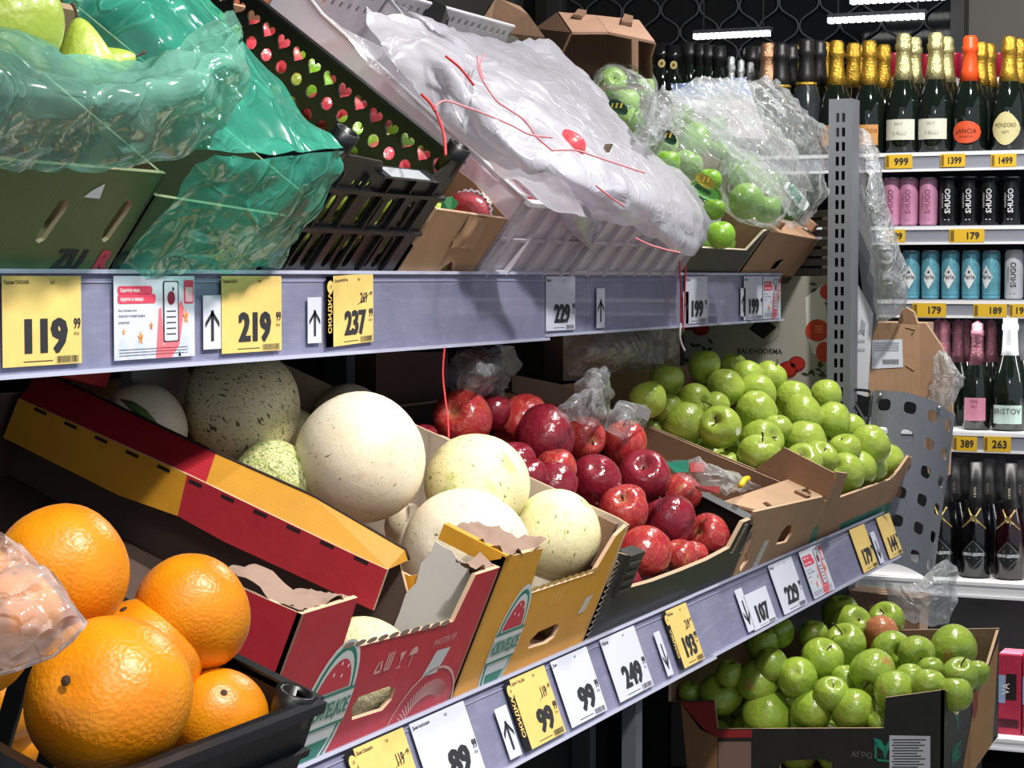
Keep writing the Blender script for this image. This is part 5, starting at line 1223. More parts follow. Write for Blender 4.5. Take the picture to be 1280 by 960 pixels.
sheet('front_film', SU(UF, [[(262, 188, -.03), (300, 196, -.035), (350, 197, -.04), (400, 190, -.03), (429, 188, -.02)],
                       [(235, 222, -.03), (290, 232, -.045), (345, 232, -.05), (395, 222, -.045), (426, 212, -.02)],
                       [(200, 270, -.02), (258, 280, -.04), (310, 282, -.05), (360, 275, -.045), (402, 262, -.02)],
                       [(165, 312, -.01), (225, 318, -.02), (275, 320, -.03), (325, 316, -.03), (370, 305, -.015)],
                       [(146, 338, -.005), (200, 339, -.008), (252, 339, -.01), (300, 338, -.01), (352, 336, -.008)]], 0), mTEAL2, b2, 8, .011, 13, 4)
# white bags over the milky crates
wb = root('white_bag', UF.w(.2, 3.7, .2), 'big white film bag draped over the wide milky crate', 'bag')
sheet('draped_film', S(UF, [[(500, 8, .27), (545, 28, .27), (600, 44, .26), (640, 52, .25), (690, 50, .25), (708, 78, .22)],
                        [(540, 45, .25), (590, 75, .27), (640, 88, .27), (690, 92, .26), (735, 100, .24), (752, 128, .20)],
                        [(585, 105, .24), (630, 130, .26), (680, 140, .27), (730, 143, .26), (775, 152, .23), (800, 178, .20)],
                        [(630, 160, .23), (675, 180, .24), (720, 192, .25), (770, 195, .25), (820, 200, .23), (843, 215, .19)],
                        [(680, 210, .21), (715, 228, .22), (760, 236, .23), (805, 240, .23), (858, 246, .21), (893, 262, .17)],
                        [(722, 250, .18), (752, 262, .185), (790, 270, .19), (832, 278, .19), (875, 284, .18), (896, 290, .15)],
                        [(742, 275, .15), (770, 280, .15), (805, 290, .15), (838, 312, .14), (862, 318, .13), (884, 300, .13)]], 0), mWBAG, wb, 8, .011, 12, 7)
wb2 = root('white_bag', UF.w(.2, 3.35, .2), 'crumpled white film bag over the left milky crate with a hanging tip', 'bag')
sheet('draped_film', S(UF, [[(455, 12, .27), (490, 18, .28), (520, 30, .28), (560, 48, .27)],
                        [(470, 50, .25), (520, 62, .27), (565, 85, .28), (610, 100, .27)],
                        [(510, 100, .23), (560, 118, .25), (605, 135, .27), (650, 150, .27)],
                        [(560, 160, .21), (600, 172, .23), (645, 190, .25), (690, 205, .26)],
                        [(610, 205, .19), (645, 218, .21), (685, 235, .22), (720, 248, .22)],
                        [(640, 225, .175), (670, 240, .18), (700, 262, .18), (735, 272, .19)]], 0), mWBAG, wb2, 8, .012, 12, 9)
sheet('hanging_tip', SU(UF, [[(690, 232, .02), (715, 236, .01), (745, 240, .02), (758, 262, .02)], [(698, 258, -.02), (716, 262, -.03), (738, 262, -.03), (752, 282, -.01)], [(710, 285, -.02), (722, 288, -.03), (734, 292, -.03), (740, 300, -.02)], [(738, 314, -.02), (740, 316, -.02), (742, 317, -.02), (743, 318, -.02)]], 0), mWBAG, wb2, 7, .006, 20, 11)
c0 = UF.w(*UF.onu(738, 254, -.0)); hullbag('knot', [(c0, .028), (c0 + RT * .02 + UP * .012, .018), (c0 - UP * .02, .018)], mWBAG, wb2, 4, .004, .008, 40, 2)
sheet('thin_liner', S(UF, [[(405, 20, .20), (440, 40, .20), (480, 60, .21), (520, 80, .22)], [(460, 80, .18), (500, 105, .18), (540, 125, .19), (580, 150, .20)], [(540, 155, .165), (570, 175, .165), (610, 195, .17), (650, 215, .175)], [(620, 225, .155), (640, 235, .155), (660, 245, .155), (690, 252, .155)]], 0), film('thin_milky_liner', (.82, .8, .86), .42, .2, .5, 10, .3), wb2, 6, .005, 14, 13)
def sstr(pts, label, n=.30, r=.0022): return string([UF.w(*UF.onn(p[0], p[1], p[2] if len(p) > 2 else n)) for p in pts], label, r)
sstr(((527, 118), (540, 132), (549, 150), (555, 170), (557, 194, .27)), 'red drawstring running down to the corner of the black crate', .285)
sstr(((557, 70), (572, 82), (582, 93), (592, 106)), 'short thick red drawstring at the top of the white bag', .30)
mPS = M('e57f88', .6)
for pts, lab in ((((544, 133), (556, 126), (580, 133), (610, 144), (640, 157), (662, 168), (690, 172)), 'long pale red drawstring across the white bags'), (((597, 70), (599, 90), (608, 108), (620, 125), (632, 134), (655, 150), (672, 172), (690, 188)), 'pale red looped drawstring left side of the loop'), (((606, 68), (600, 82), (604, 98)), 'pale red drawstring loop at the top'), (((690, 188), (720, 188), (745, 196), (775, 206), (805, 216)), 'pale red drawstring beside the red fruit'), (((745, 232, .26), (760, 244, .25), (780, 258, .22)), 'short red drawstring near the knot'), (((795, 298, .19), (812, 306, .17), (832, 312, .15), (850, 316, .14)), 'red drawstring along the lower hem of the white bag')):
    o = sstr(pts, lab, .305, .0016); o.data.materials[0] = mPS
# clear bags round the green apples
def near_(px, py, w): return [b for b in balls_b if (lambda q: abs(q[0] - px) < w and abs(q[1] - py) < w)(pr(b[0]))]
def pr(p): d = p - EYE; z = d.dot(FW); return 640 + F * d.dot(RT) / z, 480 - F * d.dot(UP) / z
mGPRT = M('2f7d4a', .35)
for (cx, cy, w, lab, sd) in ((785, 122, 34, 'clear film bag of green apples at the top of the heap', 1), (866, 176, 38, 'clear film bag of green apples in the middle of the heap', 2), (946, 236, 32, 'clear film bag of green apples resting on the closed carton', 3)):
    bl = near_(cx, cy, w)
    if not bl: continue
    bg = root('fruit_bag', sum((b[0] for b in bl), Vector()) / len(bl), lab, 'bag', 'clear bags of green apples')
    hullbag('film', bl, mCLEAR, bg, 6, .010, .010, 22, sd)
# gathered necks and puffed empty film
nk = root('clear_bag', UF.w(.2, 4.5, .28), 'gathered neck of a clear bag between the bagged apples', 'bag')
sheet('gathered_film', S(UF, [[(800, 132, .24), (815, 118, .27), (832, 112, .27), (850, 120, .25)], [(795, 155, .25), (812, 142, .29), (832, 138, .29), (852, 140, .26)], [(790, 178, .24), (808, 165, .28), (826, 160, .28), (846, 160, .25)], [(812, 185, .23), (818, 180, .26), (824, 176, .26), (834, 176, .24)]], 0), mCLEARD, nk, 8, .016, 18, 21)
cl = root('clear_bag', UF.w(.2, 4.9, .3), 'large puffed clear film bag above the closed carton', 'bag')
sheet('front_film', S(UF, [[(885, 105, .36), (925, 100, .36), (960, 100, .35), (985, 115, .32)], [(880, 140, .34), (930, 140, .38), (980, 138, .37), (1015, 148, .32)], [(900, 175, .30), (945, 180, .36), (995, 178, .35), (1038, 168, .30)], [(930, 215, .24), (965, 215, .32), (1005, 212, .31), (1034, 215, .27)], [(965, 250, .19), (985, 250, .26), (1010, 245, .25), (1028, 252, .22)], [(990, 282, .15), (998, 282, .17), (1006, 278, .17), (1014, 270, .17)]], 0), mCLEAR, cl, 9, .016, 13, 22)
sheet('back_film', S(UF, [[(835, 118, .30), (870, 100, .31), (900, 98, .31), (940, 105, .30)], [(850, 135, .28), (880, 130, .30), (920, 140, .30), (960, 150, .28)], [(880, 160, .25), (910, 170, .27), (950, 190, .27), (1000, 200, .25)], [(920, 200, .2), (950, 215, .22), (985, 235, .22), (1020, 240, .2)]], 0), mCLEARD, cl, 8, .014, 12, 23)
bl_ = root('carton', UF.w(.45, 4.9, .2), 'pale box with bluish film and small print behind the clear bags', 'box')
pts4 = [onD(840, 112, 5.25), onD(935, 106, 5.3), onD(960, 175, 5.2), onD(860, 165, 5.15)]
f4 = lambda a, b, t: (pts4[3].lerp(pts4[2], a)).lerp(pts4[0].lerp(pts4[1], a), b) + FW * t
plate('printed_side', bl_, [(0, 0), (1, 0), (1, 1), (0, 1)], f4, .06, M('a9a4a8', .5))
sheet('blue_film', [[f4(a, b, -.01) for a in (0, .3, .6, 1)] for b in (1.12, 1.0, .8)], film('bluish_film', srgb('8fa6d6'), .5, .12, .8, 16, .4), bl_, 8, .008, 25, 30)
text('printed_word', '7%', .62, .25, .28, f4, M('8a3038', .6), bl_, .25, off=-.004)
# printed film parts
def band(pts, mat, name, parent, cp=None):
    return flat(name, pts, lambda a, b, t: (lambda q: onD(a, b, cp) - FW * (.0))(0), mat, parent)
gb = root('bag_print', onD(975, 240, 4.55), 'green and white printing on the clear apple bag above the closed carton', 'bag print')
c3 = [b for b in balls_b if abs(pr(b[0])[0] - 985) < 4][0]
def onball(c, R):       # wrap flat print round a fruit-sized bulge of the film
    return lambda a, b, t: c + (RT * sin(a / R) * cos(b / R) + UP * sin(b / R) - FW * cos(a / R) * cos(b / R)) * (R - t)
fb = onball(c3[0], .064)
curved('print_field', ell(.0, .0, .034, .044, 20), fb, M('8f9a3a', .4), gb, -.002)
curved('print_field', ell(-.004, -.022, .026, .020, 14), fb, M('4a6a2c', .4), gb, -.003)
curved('print_panel', [(x * cos(-.9) - y * sin(-.9) + .012, x * sin(-.9) + y * cos(-.9) + .014) for x, y in rrect(-.040, -.013, .036, .013, .008)], fb, M('dfe6e2', .4), gb, -.004)
text('print_lettering', 'Vilta', -.016, .036, .020, fb, mTEALP, gb, 1.0, bold=.05, off=-.006, rot=-.9)
gb = root('bag_print', onD(880, 240, 4.5), 'green oval print with lettering on the clear bag at the white bag edge', 'bag print')
c4 = UF.w(*UF.onn(880, 243, .20)); fb = onball(c4, .05)
flat('print_field', [(x * cos(-.5) - y * sin(-.5), x * sin(-.5) + y * cos(-.5)) for x, y in ell(0, 0, .040, .022, 20)], fb, M('a7c95a', .35), gb, -.002)
flat('print_outline', [(x * cos(-.5) - y * sin(-.5), x * sin(-.5) + y * cos(-.5)) for x, y in ell(0, 0, .034, .015, 20)], fb, M('2f8a4e', .35), gb, -.003)
flat('print_panel', [(x * cos(-.5) - y * sin(-.5), x * sin(-.5) + y * cos(-.5)) for x, y in ell(0, 0, .031, .0125, 20)], fb, M('7cc46a', .35), gb, -.0036)
text('print_lettering', 'Garden', -.024, .010, .009, fb, M('14401f', .5), gb, 1, bold=.05, off=-.0045, rot=-.5)
for (px, py, lab, nn) in ((772, 136, 'dark green and yellow label between the topmost bagged apples', .25), (833, 173, 'dark label strip on the small bagged apple', .25), (880, 228, 'yellowish label edge above the green oval print', .23)):
    c = UF.w(*UF.onn(px, py, nn)); fb = onball(c, .03)
    g2 = root('bag_label', c, lab, 'label', 'printed labels on the clear bags')
    flat('label_ground', [(x * cos(-.6) - y * sin(-.6), x * sin(-.6) + y * cos(-.6)) for x, y in ell(0, 0, .022, .011, 12)], fb, M('24452f' if 'dark' in lab or 'striped' in lab else 'b8a53c', .3), g2, -.004)
    polys('label_stripe', [[(-.014 + .008 * i, -.002), (-.011 + .008 * i, -.003), (-.008 + .008 * i, .006), (-.011 + .008 * i, .007)] for i in range(3)], fb, M('c9b23c', .4), g2, -.005)
# peach film bag lying on the oranges
pb = root('net_bag', oball[0][0], 'crinkled pinkish film bag with oranges at the left edge', 'bag')
sheet('film', [[onD(*q) for q in row] for row in (((-70, 640, 1.09), (0, 667, 1.08), (32, 690, 1.07), (62, 726, 1.06), (108, 779, 1.045)),
    ((-80, 710, 1.05), (-20, 715, 1.045), (20, 728, 1.04), (58, 752, 1.04), (107, 784, 1.04)),
    ((-80, 780, 1.05), (-20, 775, 1.035), (20, 775, 1.03), (55, 785, 1.035), (90, 800, 1.04)),
    ((-80, 850, 1.06), (-10, 845, 1.05), (18, 838, 1.045), (42, 830, 1.045), (66, 820, 1.045)))], mPINKBAG, pb, 9, .007, 30, 8)
tube('seam', [onD(*q) for q in ((0, 667, 1.078), (32, 690, 1.068), (62, 726, 1.058), (108, 779, 1.043), (90, 800, 1.038), (66, 820, 1.043), (18, 838, 1.043), (-10, 845, 1.048))], .0012, mPINKBAG, pb, 5)

# ---- film and cartons at the back of the lower shelf
def lp(px, py, u): return LF.w(*LF.onu(px, py, u))
def film_bag(name, label, rows, u, mat, amp=.012, fs=16, seed=1, res=8):
    r = root(name, lp(rows[0][0][0], rows[0][0][1], u), label, 'bag', 'empty film bags at the back of the lower shelf')
    sheet('film', [[lp(p[0], p[1], p[2] if len(p) > 2 else u) for p in row] for row in rows], mat, r, res, amp, fs, seed); return r
film_bag('clear_bag', 'crumpled dusty clear bag in the shade behind the leftmost red apple', [[(565, 440), (600, 432), (640, 432)], [(560, 470), (600, 462, .40), (642, 455)], [(565, 500), (605, 490, .42), (640, 470)], [(600, 505), (625, 497), (632, 485)]], .50, mCLEARD, .018, 16, 41)
film_bag('clear_bag', 'small clear bag standing behind the stem-up red apple', [[(735, 462), (750, 460), (763, 462)], [(720, 485), (745, 485, .30), (765, 492)], [(715, 520), (740, 520, .28), (762, 525)], [(722, 545), (742, 545), (760, 545)]], .36, mCLEARD, .012, 20, 42)
film_bag('clear_bag', 'bright crinkled clear bag tip between the red apples', [[(738, 486), (737, 490), (735, 496)], [(700, 508), (712, 512, .26), (730, 516)], [(698, 520), (712, 526), (732, 528)]], .30, mCLEAR, .008, 25, 43)
film_bag('clear_bag', 'dull clear bag with a small barcode label beside the green apples', [[(775, 500), (795, 503), (815, 512)], [(762, 515), (785, 522, .27), (808, 532)], [(755, 535), (778, 545, .27), (800, 550)], [(765, 555), (785, 562), (800, 560)]], .32, mCLEARD, .006, 20, 44)
f_ = [lp(797, 506, .25), lp(814, 514, .25), lp(810, 527, .25), lp(793, 517, .25)]
bl2 = tag(mesh('barcode_label', f_, [(0, 1, 2, 3)], M('b5b6b8', .6)), 'small white barcode label on the dull clear bag', 'label')
film_bag('clear_bag', 'thick folds of clear film wrapped round the grey carton under the upper rail', [[(705, 412), (740, 411), (780, 410), (850, 408)], [(705, 440), (740, 425, .5), (785, 430, .5), (850, 432)], [(705, 455), (740, 450, .49), (790, 452, .49), (850, 448)], [(715, 466), (745, 462), (790, 462), (840, 455)]], .55, mCLEARD, .016, 14, 45)
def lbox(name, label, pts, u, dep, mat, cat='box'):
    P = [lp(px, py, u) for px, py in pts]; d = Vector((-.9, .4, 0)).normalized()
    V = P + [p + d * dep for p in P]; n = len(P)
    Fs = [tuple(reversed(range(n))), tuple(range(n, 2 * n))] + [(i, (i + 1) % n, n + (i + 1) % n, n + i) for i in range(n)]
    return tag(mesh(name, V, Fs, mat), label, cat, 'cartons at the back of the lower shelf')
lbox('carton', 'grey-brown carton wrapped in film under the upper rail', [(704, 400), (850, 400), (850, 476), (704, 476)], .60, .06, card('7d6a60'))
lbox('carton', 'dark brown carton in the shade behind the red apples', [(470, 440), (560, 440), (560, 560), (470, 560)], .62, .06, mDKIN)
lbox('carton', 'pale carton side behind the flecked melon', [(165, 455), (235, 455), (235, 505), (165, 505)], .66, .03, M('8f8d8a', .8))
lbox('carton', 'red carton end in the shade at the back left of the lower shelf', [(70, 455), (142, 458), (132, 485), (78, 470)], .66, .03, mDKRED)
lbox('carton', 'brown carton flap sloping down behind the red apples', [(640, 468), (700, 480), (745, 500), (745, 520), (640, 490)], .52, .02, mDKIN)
# printed bag on the brown carton
pbg = film_bag('printed_bag', 'crumpled clear bag with green and red print and yellow clip on the brown carton', [[(830, 577), (860, 574), (890, 580), (925, 598)], [(845, 592), (870, 588, .10), (905, 592, .08), (950, 606)], [(862, 604), (890, 600, .08), (915, 604, .06), (945, 612)], [(870, 618), (892, 616), (905, 614), (925, 614)]], .12, mCLEAR, .010, 22, 46)
fq = [lp(*p) for p in ((833, 578, .11), (860, 575, .11), (861, 590, .10), (843, 590, .10))]; mesh('green_print', fq, [(0, 1, 2, 3)], mTEALP, pbg)
fq = [lp(*p) for p in ((863, 578, .11), (882, 579, .11), (880, 590, .10), (863, 590, .10))]; mesh('red_print', fq, [(0, 1, 2, 3)], M('b34040', .5), pbg)
fq = [lp(*p) for p in ((868, 607, .05), (900, 608, .05), (900, 617, .045), (872, 614, .05))]; mesh('red_print', fq, [(0, 1, 2, 3)], M('b34040', .5), pbg)
p0, p1 = lp(926, 607, .05), lp(935, 598, .06); tube('yellow_clip', [p0, p0.lerp(p1, .5) + Vector((0, 0, .004)), p1], .006, M('e8c414', .4), pbg)
# pomegranate box at the end of the lower shelf
bx0, bx1, bz0, bz1 = onY(855, 480, 5.10), onY(1042, 480, 5.10), onY(900, 510, 5.10), onY(900, 345, 5.10)
pg = root('fruit_carton', ((bx0.x + bx1.x) / 2, 5.1, bz0.z), 'pale carton printed with pomegranates and a black diamond behind the green apples', 'box')
mPALE = M('9f9a92', .6)  # pale carton darkened: the shadow it stands in is put into the colour
boxw('carton_body', (bx0.x, 5.10, bz0.z), (bx1.x, 5.3, bz1.z), mPALE, pg)
fp = lambda a, b, t: onY(a, b, 5.10) + Vector((0, t, 0))
text('box_lettering', 'BALKHOORMA', 0, 0, .014, lambda a, b, t: onY(922, 442, 5.10) + Vector((a, t, b)), M('38332f', .7), pg, 1.05, bold=.02, maxw=.118)
flat('black_diamond', [(936, 411), (952, 395), (971, 409), (954, 424)], fp, M('151312', .6), pg, -.001)
flat('emblem_ring', ell(953, 410, 22, 21, 28), fp, M('8a857c', .7), pg, -.0006, [ell(953, 410, 20.4, 19.4, 28)])
mPOM, mPOMD, mLEAF = M('a02018', .5), M('7a1512', .5), M('20301c', .6)
for (x, y, rr) in ((873, 451, 12), (876, 410, 11), (862, 405, 9), (985, 462, 12), (996, 455, 11)):
    flat('pomegranate_print', ell(x, y, rr, rr * .9, 18), fp, mPOMD, pg, -.0008); flat('pomegranate_print', ell(x + 1, y - 1, rr * .8, rr * .7, 16), fp, mPOM, pg, -.0012)
flat('white_panel', [(1007, 372), (1030, 355), (1036, 420), (1036, 455), (1015, 440), (1008, 410)], fp, M('dcdad6', .6), pg, -.0005)
for (x, y, rx, ry) in ((1032, 365, 7, 9), (1022, 413, 15, 14), (1030, 440, 10, 13)):
    flat('pomegranate_print', ell(x, y, rx, ry, 18), fp, M('c23a1e', .5), pg, -.0012)
polys('pomegranate_seeds', [ell(1020 + 2.6 * (i % 4), 408 + 3.4 * (i // 4), 1.2, 1.6, 6) for i in range(12)], fp, M('e8804a', .4), pg, -.0018)
R = random.Random(3)
polys('leaf_print', [[(x, y), (x + 5 * cos(a) - 2 * sin(a), y + 5 * sin(a) + 2 * cos(a)), (x + 11 * cos(a), y + 11 * sin(a)), (x + 5 * cos(a) + 2 * sin(a), y + 5 * sin(a) - 2 * cos(a))] for x, y, a in [(860 + R.random() * 28, 418 + R.random() * 46, R.random() * 6.28) for _ in range(16)] + [(1000 + R.random() * 32, 455 + R.random() * 18, R.random() * 6.28) for _ in range(12)] + [(1022, 360, 2.6), (1030, 378, .5), (1022, 356, 3.3)]], fp, mLEAF, pg, -.001)
# stacked crate stuff behind the end of the upper shelf
dk = root('slatted_crate', onD(1000, 330, 5.35), 'dark grey-brown slatted crate stack behind the end of the upper shelf', 'crate')
for i in range(9):
    a = onD(955, 268 + i * 12, 5.35); b = onD(1062, 268 + i * 12, 5.35)
    boxw('slat', (a.x, a.y, a.z - .009), (b.x, a.y + .015, a.z + .009), M('57514b', .8, grain=.2), dk)
for px in (975, 1030):
    a = onD(px, 262, 5.37); b = onD(px, 375, 5.37); boxw('slat_post', (a.x - .01, a.y + .02, b.z), (a.x + .01, a.y + .04, a.z), M('46413c', .8), dk)
# brown carton, white sheet and film bags right of the upright
def fbox(name, label, pts, zc, dep, mats, cat='box', grp=None):
    return tag(plate(name, None, pts, lambda a, b, t: onD(a, b, zc) + Vector((.0, t, 0)), dep, mats), label, cat, grp)
cb = root('carton', onD(1130, 560, 5.32), 'brown carton with a white barcode label behind the perforated guard', 'box')
f5 = lambda a, b, t: onD(a, b, 5.32) + Vector((0, t, 0))
plate('front_panel', cb, [(1088, 403), (1150, 404), (1150, 500), (1083, 495)], f5, .16, [card('a5805f'), mBROWN, mEDGE])
f6 = lambda a, b, t: onD(a, b, 5.32 + (a - 1150) * .0018) + Vector((0, t, 0))
plate('side_panel', cb, [(1150, 404), (1157, 404), (1176, 432), (1192, 470), (1186, 594), (1160, 592), (1150, 500)], f6, .02, [card('9c7758'), mBROWN, mEDGE])
plate('top_flap', cb, [(1122, 404), (1127, 388), (1132, 384), (1142, 390), (1147, 406)], f5, .02, [card('7d5a3c'), mBROWN, mEDGE])
flat('barcode_label', [(1090, 425), (1128, 424), (1129, 459), (1090, 461)], f5, M('ccd0d8', .5), cb, -.002)
R = random.Random(8); polys('barcode', [[(1104 + i * 1.7, 449), (1104.9 + i * 1.7, 449), (1104.9 + i * 1.7, 455), (1104 + i * 1.7, 455)] for i in range(12)], f5, mINK, cb, -.004)
polys('label_line', [[(1093, 428 + i * 3), (1124, 428 + i * 3), (1124, 429 + i * 3), (1093, 429 + i * 3)] for i in range(4)], f5, M('8f949c', .6), cb, -.004)
for pts in (((1132, 409), (1144, 412), (1140, 418)), ((1132, 456), (1142, 463), (1144, 456))): tube('staple_crease', [f5(x, y, -.002) for x, y in pts], .0015, mBROWN, cb, 4)
wsht = root('white_sheet', onD(1075, 430, 5.28), 'upright white plastic sheet with grey print beside the upright', 'sheet')
plate('sheet_panel', wsht, [(1065, 348), (1071, 354), (1091, 392), (1084, 496), (1063, 490)], lambda a, b, t: onD(a, b, 5.27) + Vector((0, t, 0)), .006, M('c3c4c8', .4))
polys('print_mark', [ell(1074 + 3 * (i % 3), 415 + 11 * (i // 3), 1.2, 2.2, 6) for i in range(9)] + [[(1077, 398), (1082, 404), (1081, 420), (1075, 412)]], lambda a, b, t: onD(a, b, 5.27) + Vector((0, t, 0)), M('92949a', .6), wsht, -.002)
rb_ = root('clear_bag', onD(1095, 260, 5.25), 'long crumpled milky film bag hanging right of the upright', 'bag')
mMILK = film('milky_hanging_film', (.74, .76, .78), .50, .16, .8, 14, .3)
sheet('film', [[onD(*q) for q in row] for row in (((1068, 165, 5.3), (1078, 160, 5.27), (1090, 172, 5.27), (1096, 185, 5.3)), ((1068, 215, 5.28), (1082, 215, 5.2), (1096, 215, 5.2), (1104, 225, 5.28)), ((1069, 270, 5.28), (1085, 268, 5.18), (1102, 270, 5.18), (1115, 280, 5.28)), ((1086, 320, 5.28), (1098, 320, 5.18), (1115, 320, 5.18), (1130, 325, 5.28)), ((1092, 365, 5.28), (1104, 365, 5.2), (1120, 365, 5.2), (1134, 362, 5.28)), ((1093, 400, 5.3), (1104, 402, 5.26), (1112, 400, 5.26), (1124, 392, 5.3)))], mMILK, rb_, 8, .009, 13, 51)
rb2 = root('clear_bag', onD(1180, 470, 5.25), 'small pale film bag at the right side of the brown carton', 'bag')
sheet('film', [[onD(*q) for q in row] for row in (((1172, 438, 5.3), (1177, 438, 5.28), (1182, 440, 5.3)), ((1168, 458, 5.3), (1184, 452, 5.24), (1198, 462, 5.3)), ((1164, 485, 5.3), (1182, 480, 5.24), (1204, 478, 5.3)), ((1160, 510, 5.3), (1176, 512, 5.25), (1190, 508, 5.3)))], mMILK, rb2, 7, .009, 30, 52)
rb3 = root('clear_bag', onD(1150, 740, 4.9), 'pale film bag hanging under the perforated guard above the bottom apples', 'bag')
sheet('film', [[onD(*q) for q in row] for row in (((1105, 728, 5.0), (1140, 730, 4.95), (1180, 700, 4.95), (1193, 706, 5.0)), ((1108, 745, 5.0), (1140, 745, 4.93), (1175, 735, 4.93), (1197, 735, 5.0)), ((1112, 762, 5.0), (1142, 765, 4.94), (1172, 762, 4.94), (1194, 760, 5.0)), ((1118, 770, 5.0), (1145, 776, 4.97), (1170, 782, 4.97), (1188, 778, 5.0)))], mMILK, rb3, 7, .010, 25, 53)
cbx = root('carton', onD(1100, 770, 5.1), 'dim brown carton under the perforated guard', 'box')
plate('front_panel', cbx, [(1062, 738), (1152, 748), (1148, 800), (1062, 800)], lambda a, b, t: onD(a, b, 5.15) + Vector((0, t, 0)), .1, [mBROWNIN, mBROWNIN, mEDGE])
boxw('bottom', (onD(1062, 800, 5.15).x, onD(1062, 800, 5.15).y, .5), (onD(1150, 800, 5.15).x, onD(1062, 800, 5.15).y + .1, onD(1100, 800, 5.15).z), mBROWNIN, cbx)

# ================================================================== wine and can cabinet behind
YB = 5.9
def zb(py): return onY(1280, py, YB).z
XL = onY(690, 300, YB).x; XR = .1
cab = root('drinks_cabinet', ((XL + XR) / 2, YB + .25, 0), 'tall drinks shelving with white shelves behind the produce run', 'shelving')
SHZ = [zb(187), zb(281), zb(375), zb(541), zb(729), zb(923)]
SHX = [XL, XL, XL, XL, XL, XL]
mSH = M('b9bcc4', .35); mSHW = M('eeeff2', .35); mBACK = M('1b1b1e', .7)
boxw('back_panel', (XL, YB + .48, 0), (XR, YB + .50, SHZ[0]), mBACK, cab)
boxw('side_panel', (XL - .02, YB, 0), (XL, YB + .5, SHZ[0]), mBACK, cab)
boxw('plinth', (XL, YB + .03, 0), (XR, YB + .48, .08), mBACK, cab)
for i, z in enumerate(SHZ):
    boxw('shelf_board', (XL, YB, z - .02), (XR, YB + .48, z), mSH if i in (0, 1, 2) else mSHW, cab)
    bot = (212, 305, 398, 567, 750, 939)[i]
    boxw('price_strip', (XL, YB - .012, zb(bot)), (XR, YB, z - .003), M('8c8f9b', .35) if i < 4 else mSHW, cab)
    boxw('strip_edge', (XL, YB - .018, zb(bot)), (XR, YB - .010, zb(bot) + .007), mSHW, cab)
    boxw('strip_edge', (XL, YB - .016, z - .012), (XR, YB - .010, z - .003), mSHW, cab)
for z, e in ((SHZ[3], 3), (SHZ[4], 4), (SHZ[0], 2)):
    pass
for i in (2, 3, 4):      # shelf lights under the boards, aimed at the goods below
    l = bpy.data.lights.new('shelf_light', 'AREA'); l.shape = 'RECTANGLE'; l.size = 1.6; l.size_y = .03; l.energy = (0, 0, 5, 4, 6)[i]; l.color = (1, .97, .93)
    o = bpy.data.objects.new('shelf_light', l); COL.objects.link(o); o.location = (-.85, YB + .03, SHZ[i] - .045); o.rotation_euler = (radians(-8), 0, 0)
for i in (3, 4):
    l = bpy.data.lights.new('strip_light', 'AREA'); l.shape = 'RECTANGLE'; l.size = 1.2; l.size_y = .02; l.energy = 3
mBOT = NT('dark_green_glass'); mBOT.base((.006, .010, .007)); mBOT.b.inputs['Roughness'].default_value = .05; mBOT.b.inputs['Specular IOR Level'].default_value = .8; mBOT = mBOT.m
mBOTC = M('9fa3a6', .08, spec=.8); mBOTG = M('2f3438', .15, .2)
foil = lambda h, r=.28: M(h, r, .75, grain=.12, gs=160, bump=.5)
mGOLD, mPGOLD, mBLKF, mORF, mROSE, mSILV, mPNKF, mWHF, mREDC = foil('c9a03c'), foil('cfc890'), M('1b1b1d', .45), M('e2501c', .4), foil('c99a78'), foil('b9bcc0'), foil('a26a78'), M('c9ccd0', .4), M('8a1830', .3)
BP = [(.0, .004), (.036, .0), (.042, .008), (.0425, .11), (.041, .135), (.036, .165), (.029, .19), (.0225, .215), (.018, .24), (.0155, .27), (.015, .30)]
CP = [(.0262, .203), (.0205, .235), (.0180, .262), (.0172, .285), (.0205, .290), (.0205, .303), (.0178, .308), (.0185, .325), (.013, .335), (.0, .337)]
CPS = [(.016, .262), (.0165, .285), (.0185, .287), (.0185, .30), (.0165, .303), (.0165, .325), (.0, .326)]
def bottle(x, y, z, label, group, cap, body=None, s=1.0, cp=CP, lab=None, parts=True, r=1.0, bandm=None):
    o = root('bottle', (x, y, z), label, 'bottle', group)
    m = lambda X, Y, Z: Vector((x + X * s * r, y + Y * s * r, z + Z * s))
    seg = 20 if parts else 12
    lathe('glass_body', BP, body or mBOT, o, seg, m); lathe('foil_capsule', cp, cap, o, seg, m)
    if bandm: lathe('gold_band', [(.0275, .202), (.0265, .206), (.0258, .210)], bandm, o, seg, m)
    if lab: lab(o, lambda a, b, t: m((.0427 - t) * sin(a / .0427), -(.0427 - t) * cos(a / .0427), b))
    return o
def strips(f, x0, x1, z0, z1, mat, name, o, n=8, off=-.0006):
    V = []; Fs = []
    for i in range(n + 1): a = x0 + (x1 - x0) * i / n; V += [f(a, z0, off), f(a, z1, off)]
    Fs = [(2 * i, 2 * i + 2, 2 * i + 3, 2 * i + 1) for i in range(n)]
    return mesh(name, V, Fs, mat, o)
def lab_rect(col, words, z0=.035, z1=.095, w=.036, ink=None):
    def g(o, f):
        strips(f, -w, w, z0, z1, M(col, .5), 'paper_label', o)
        for (s, zz, hh) in words: text('label_lettering', s, 0, zz, hh, f, ink or mINK, o, .9, 'CENTER', off=-.0016, maxw=w * 1.8)
    return g
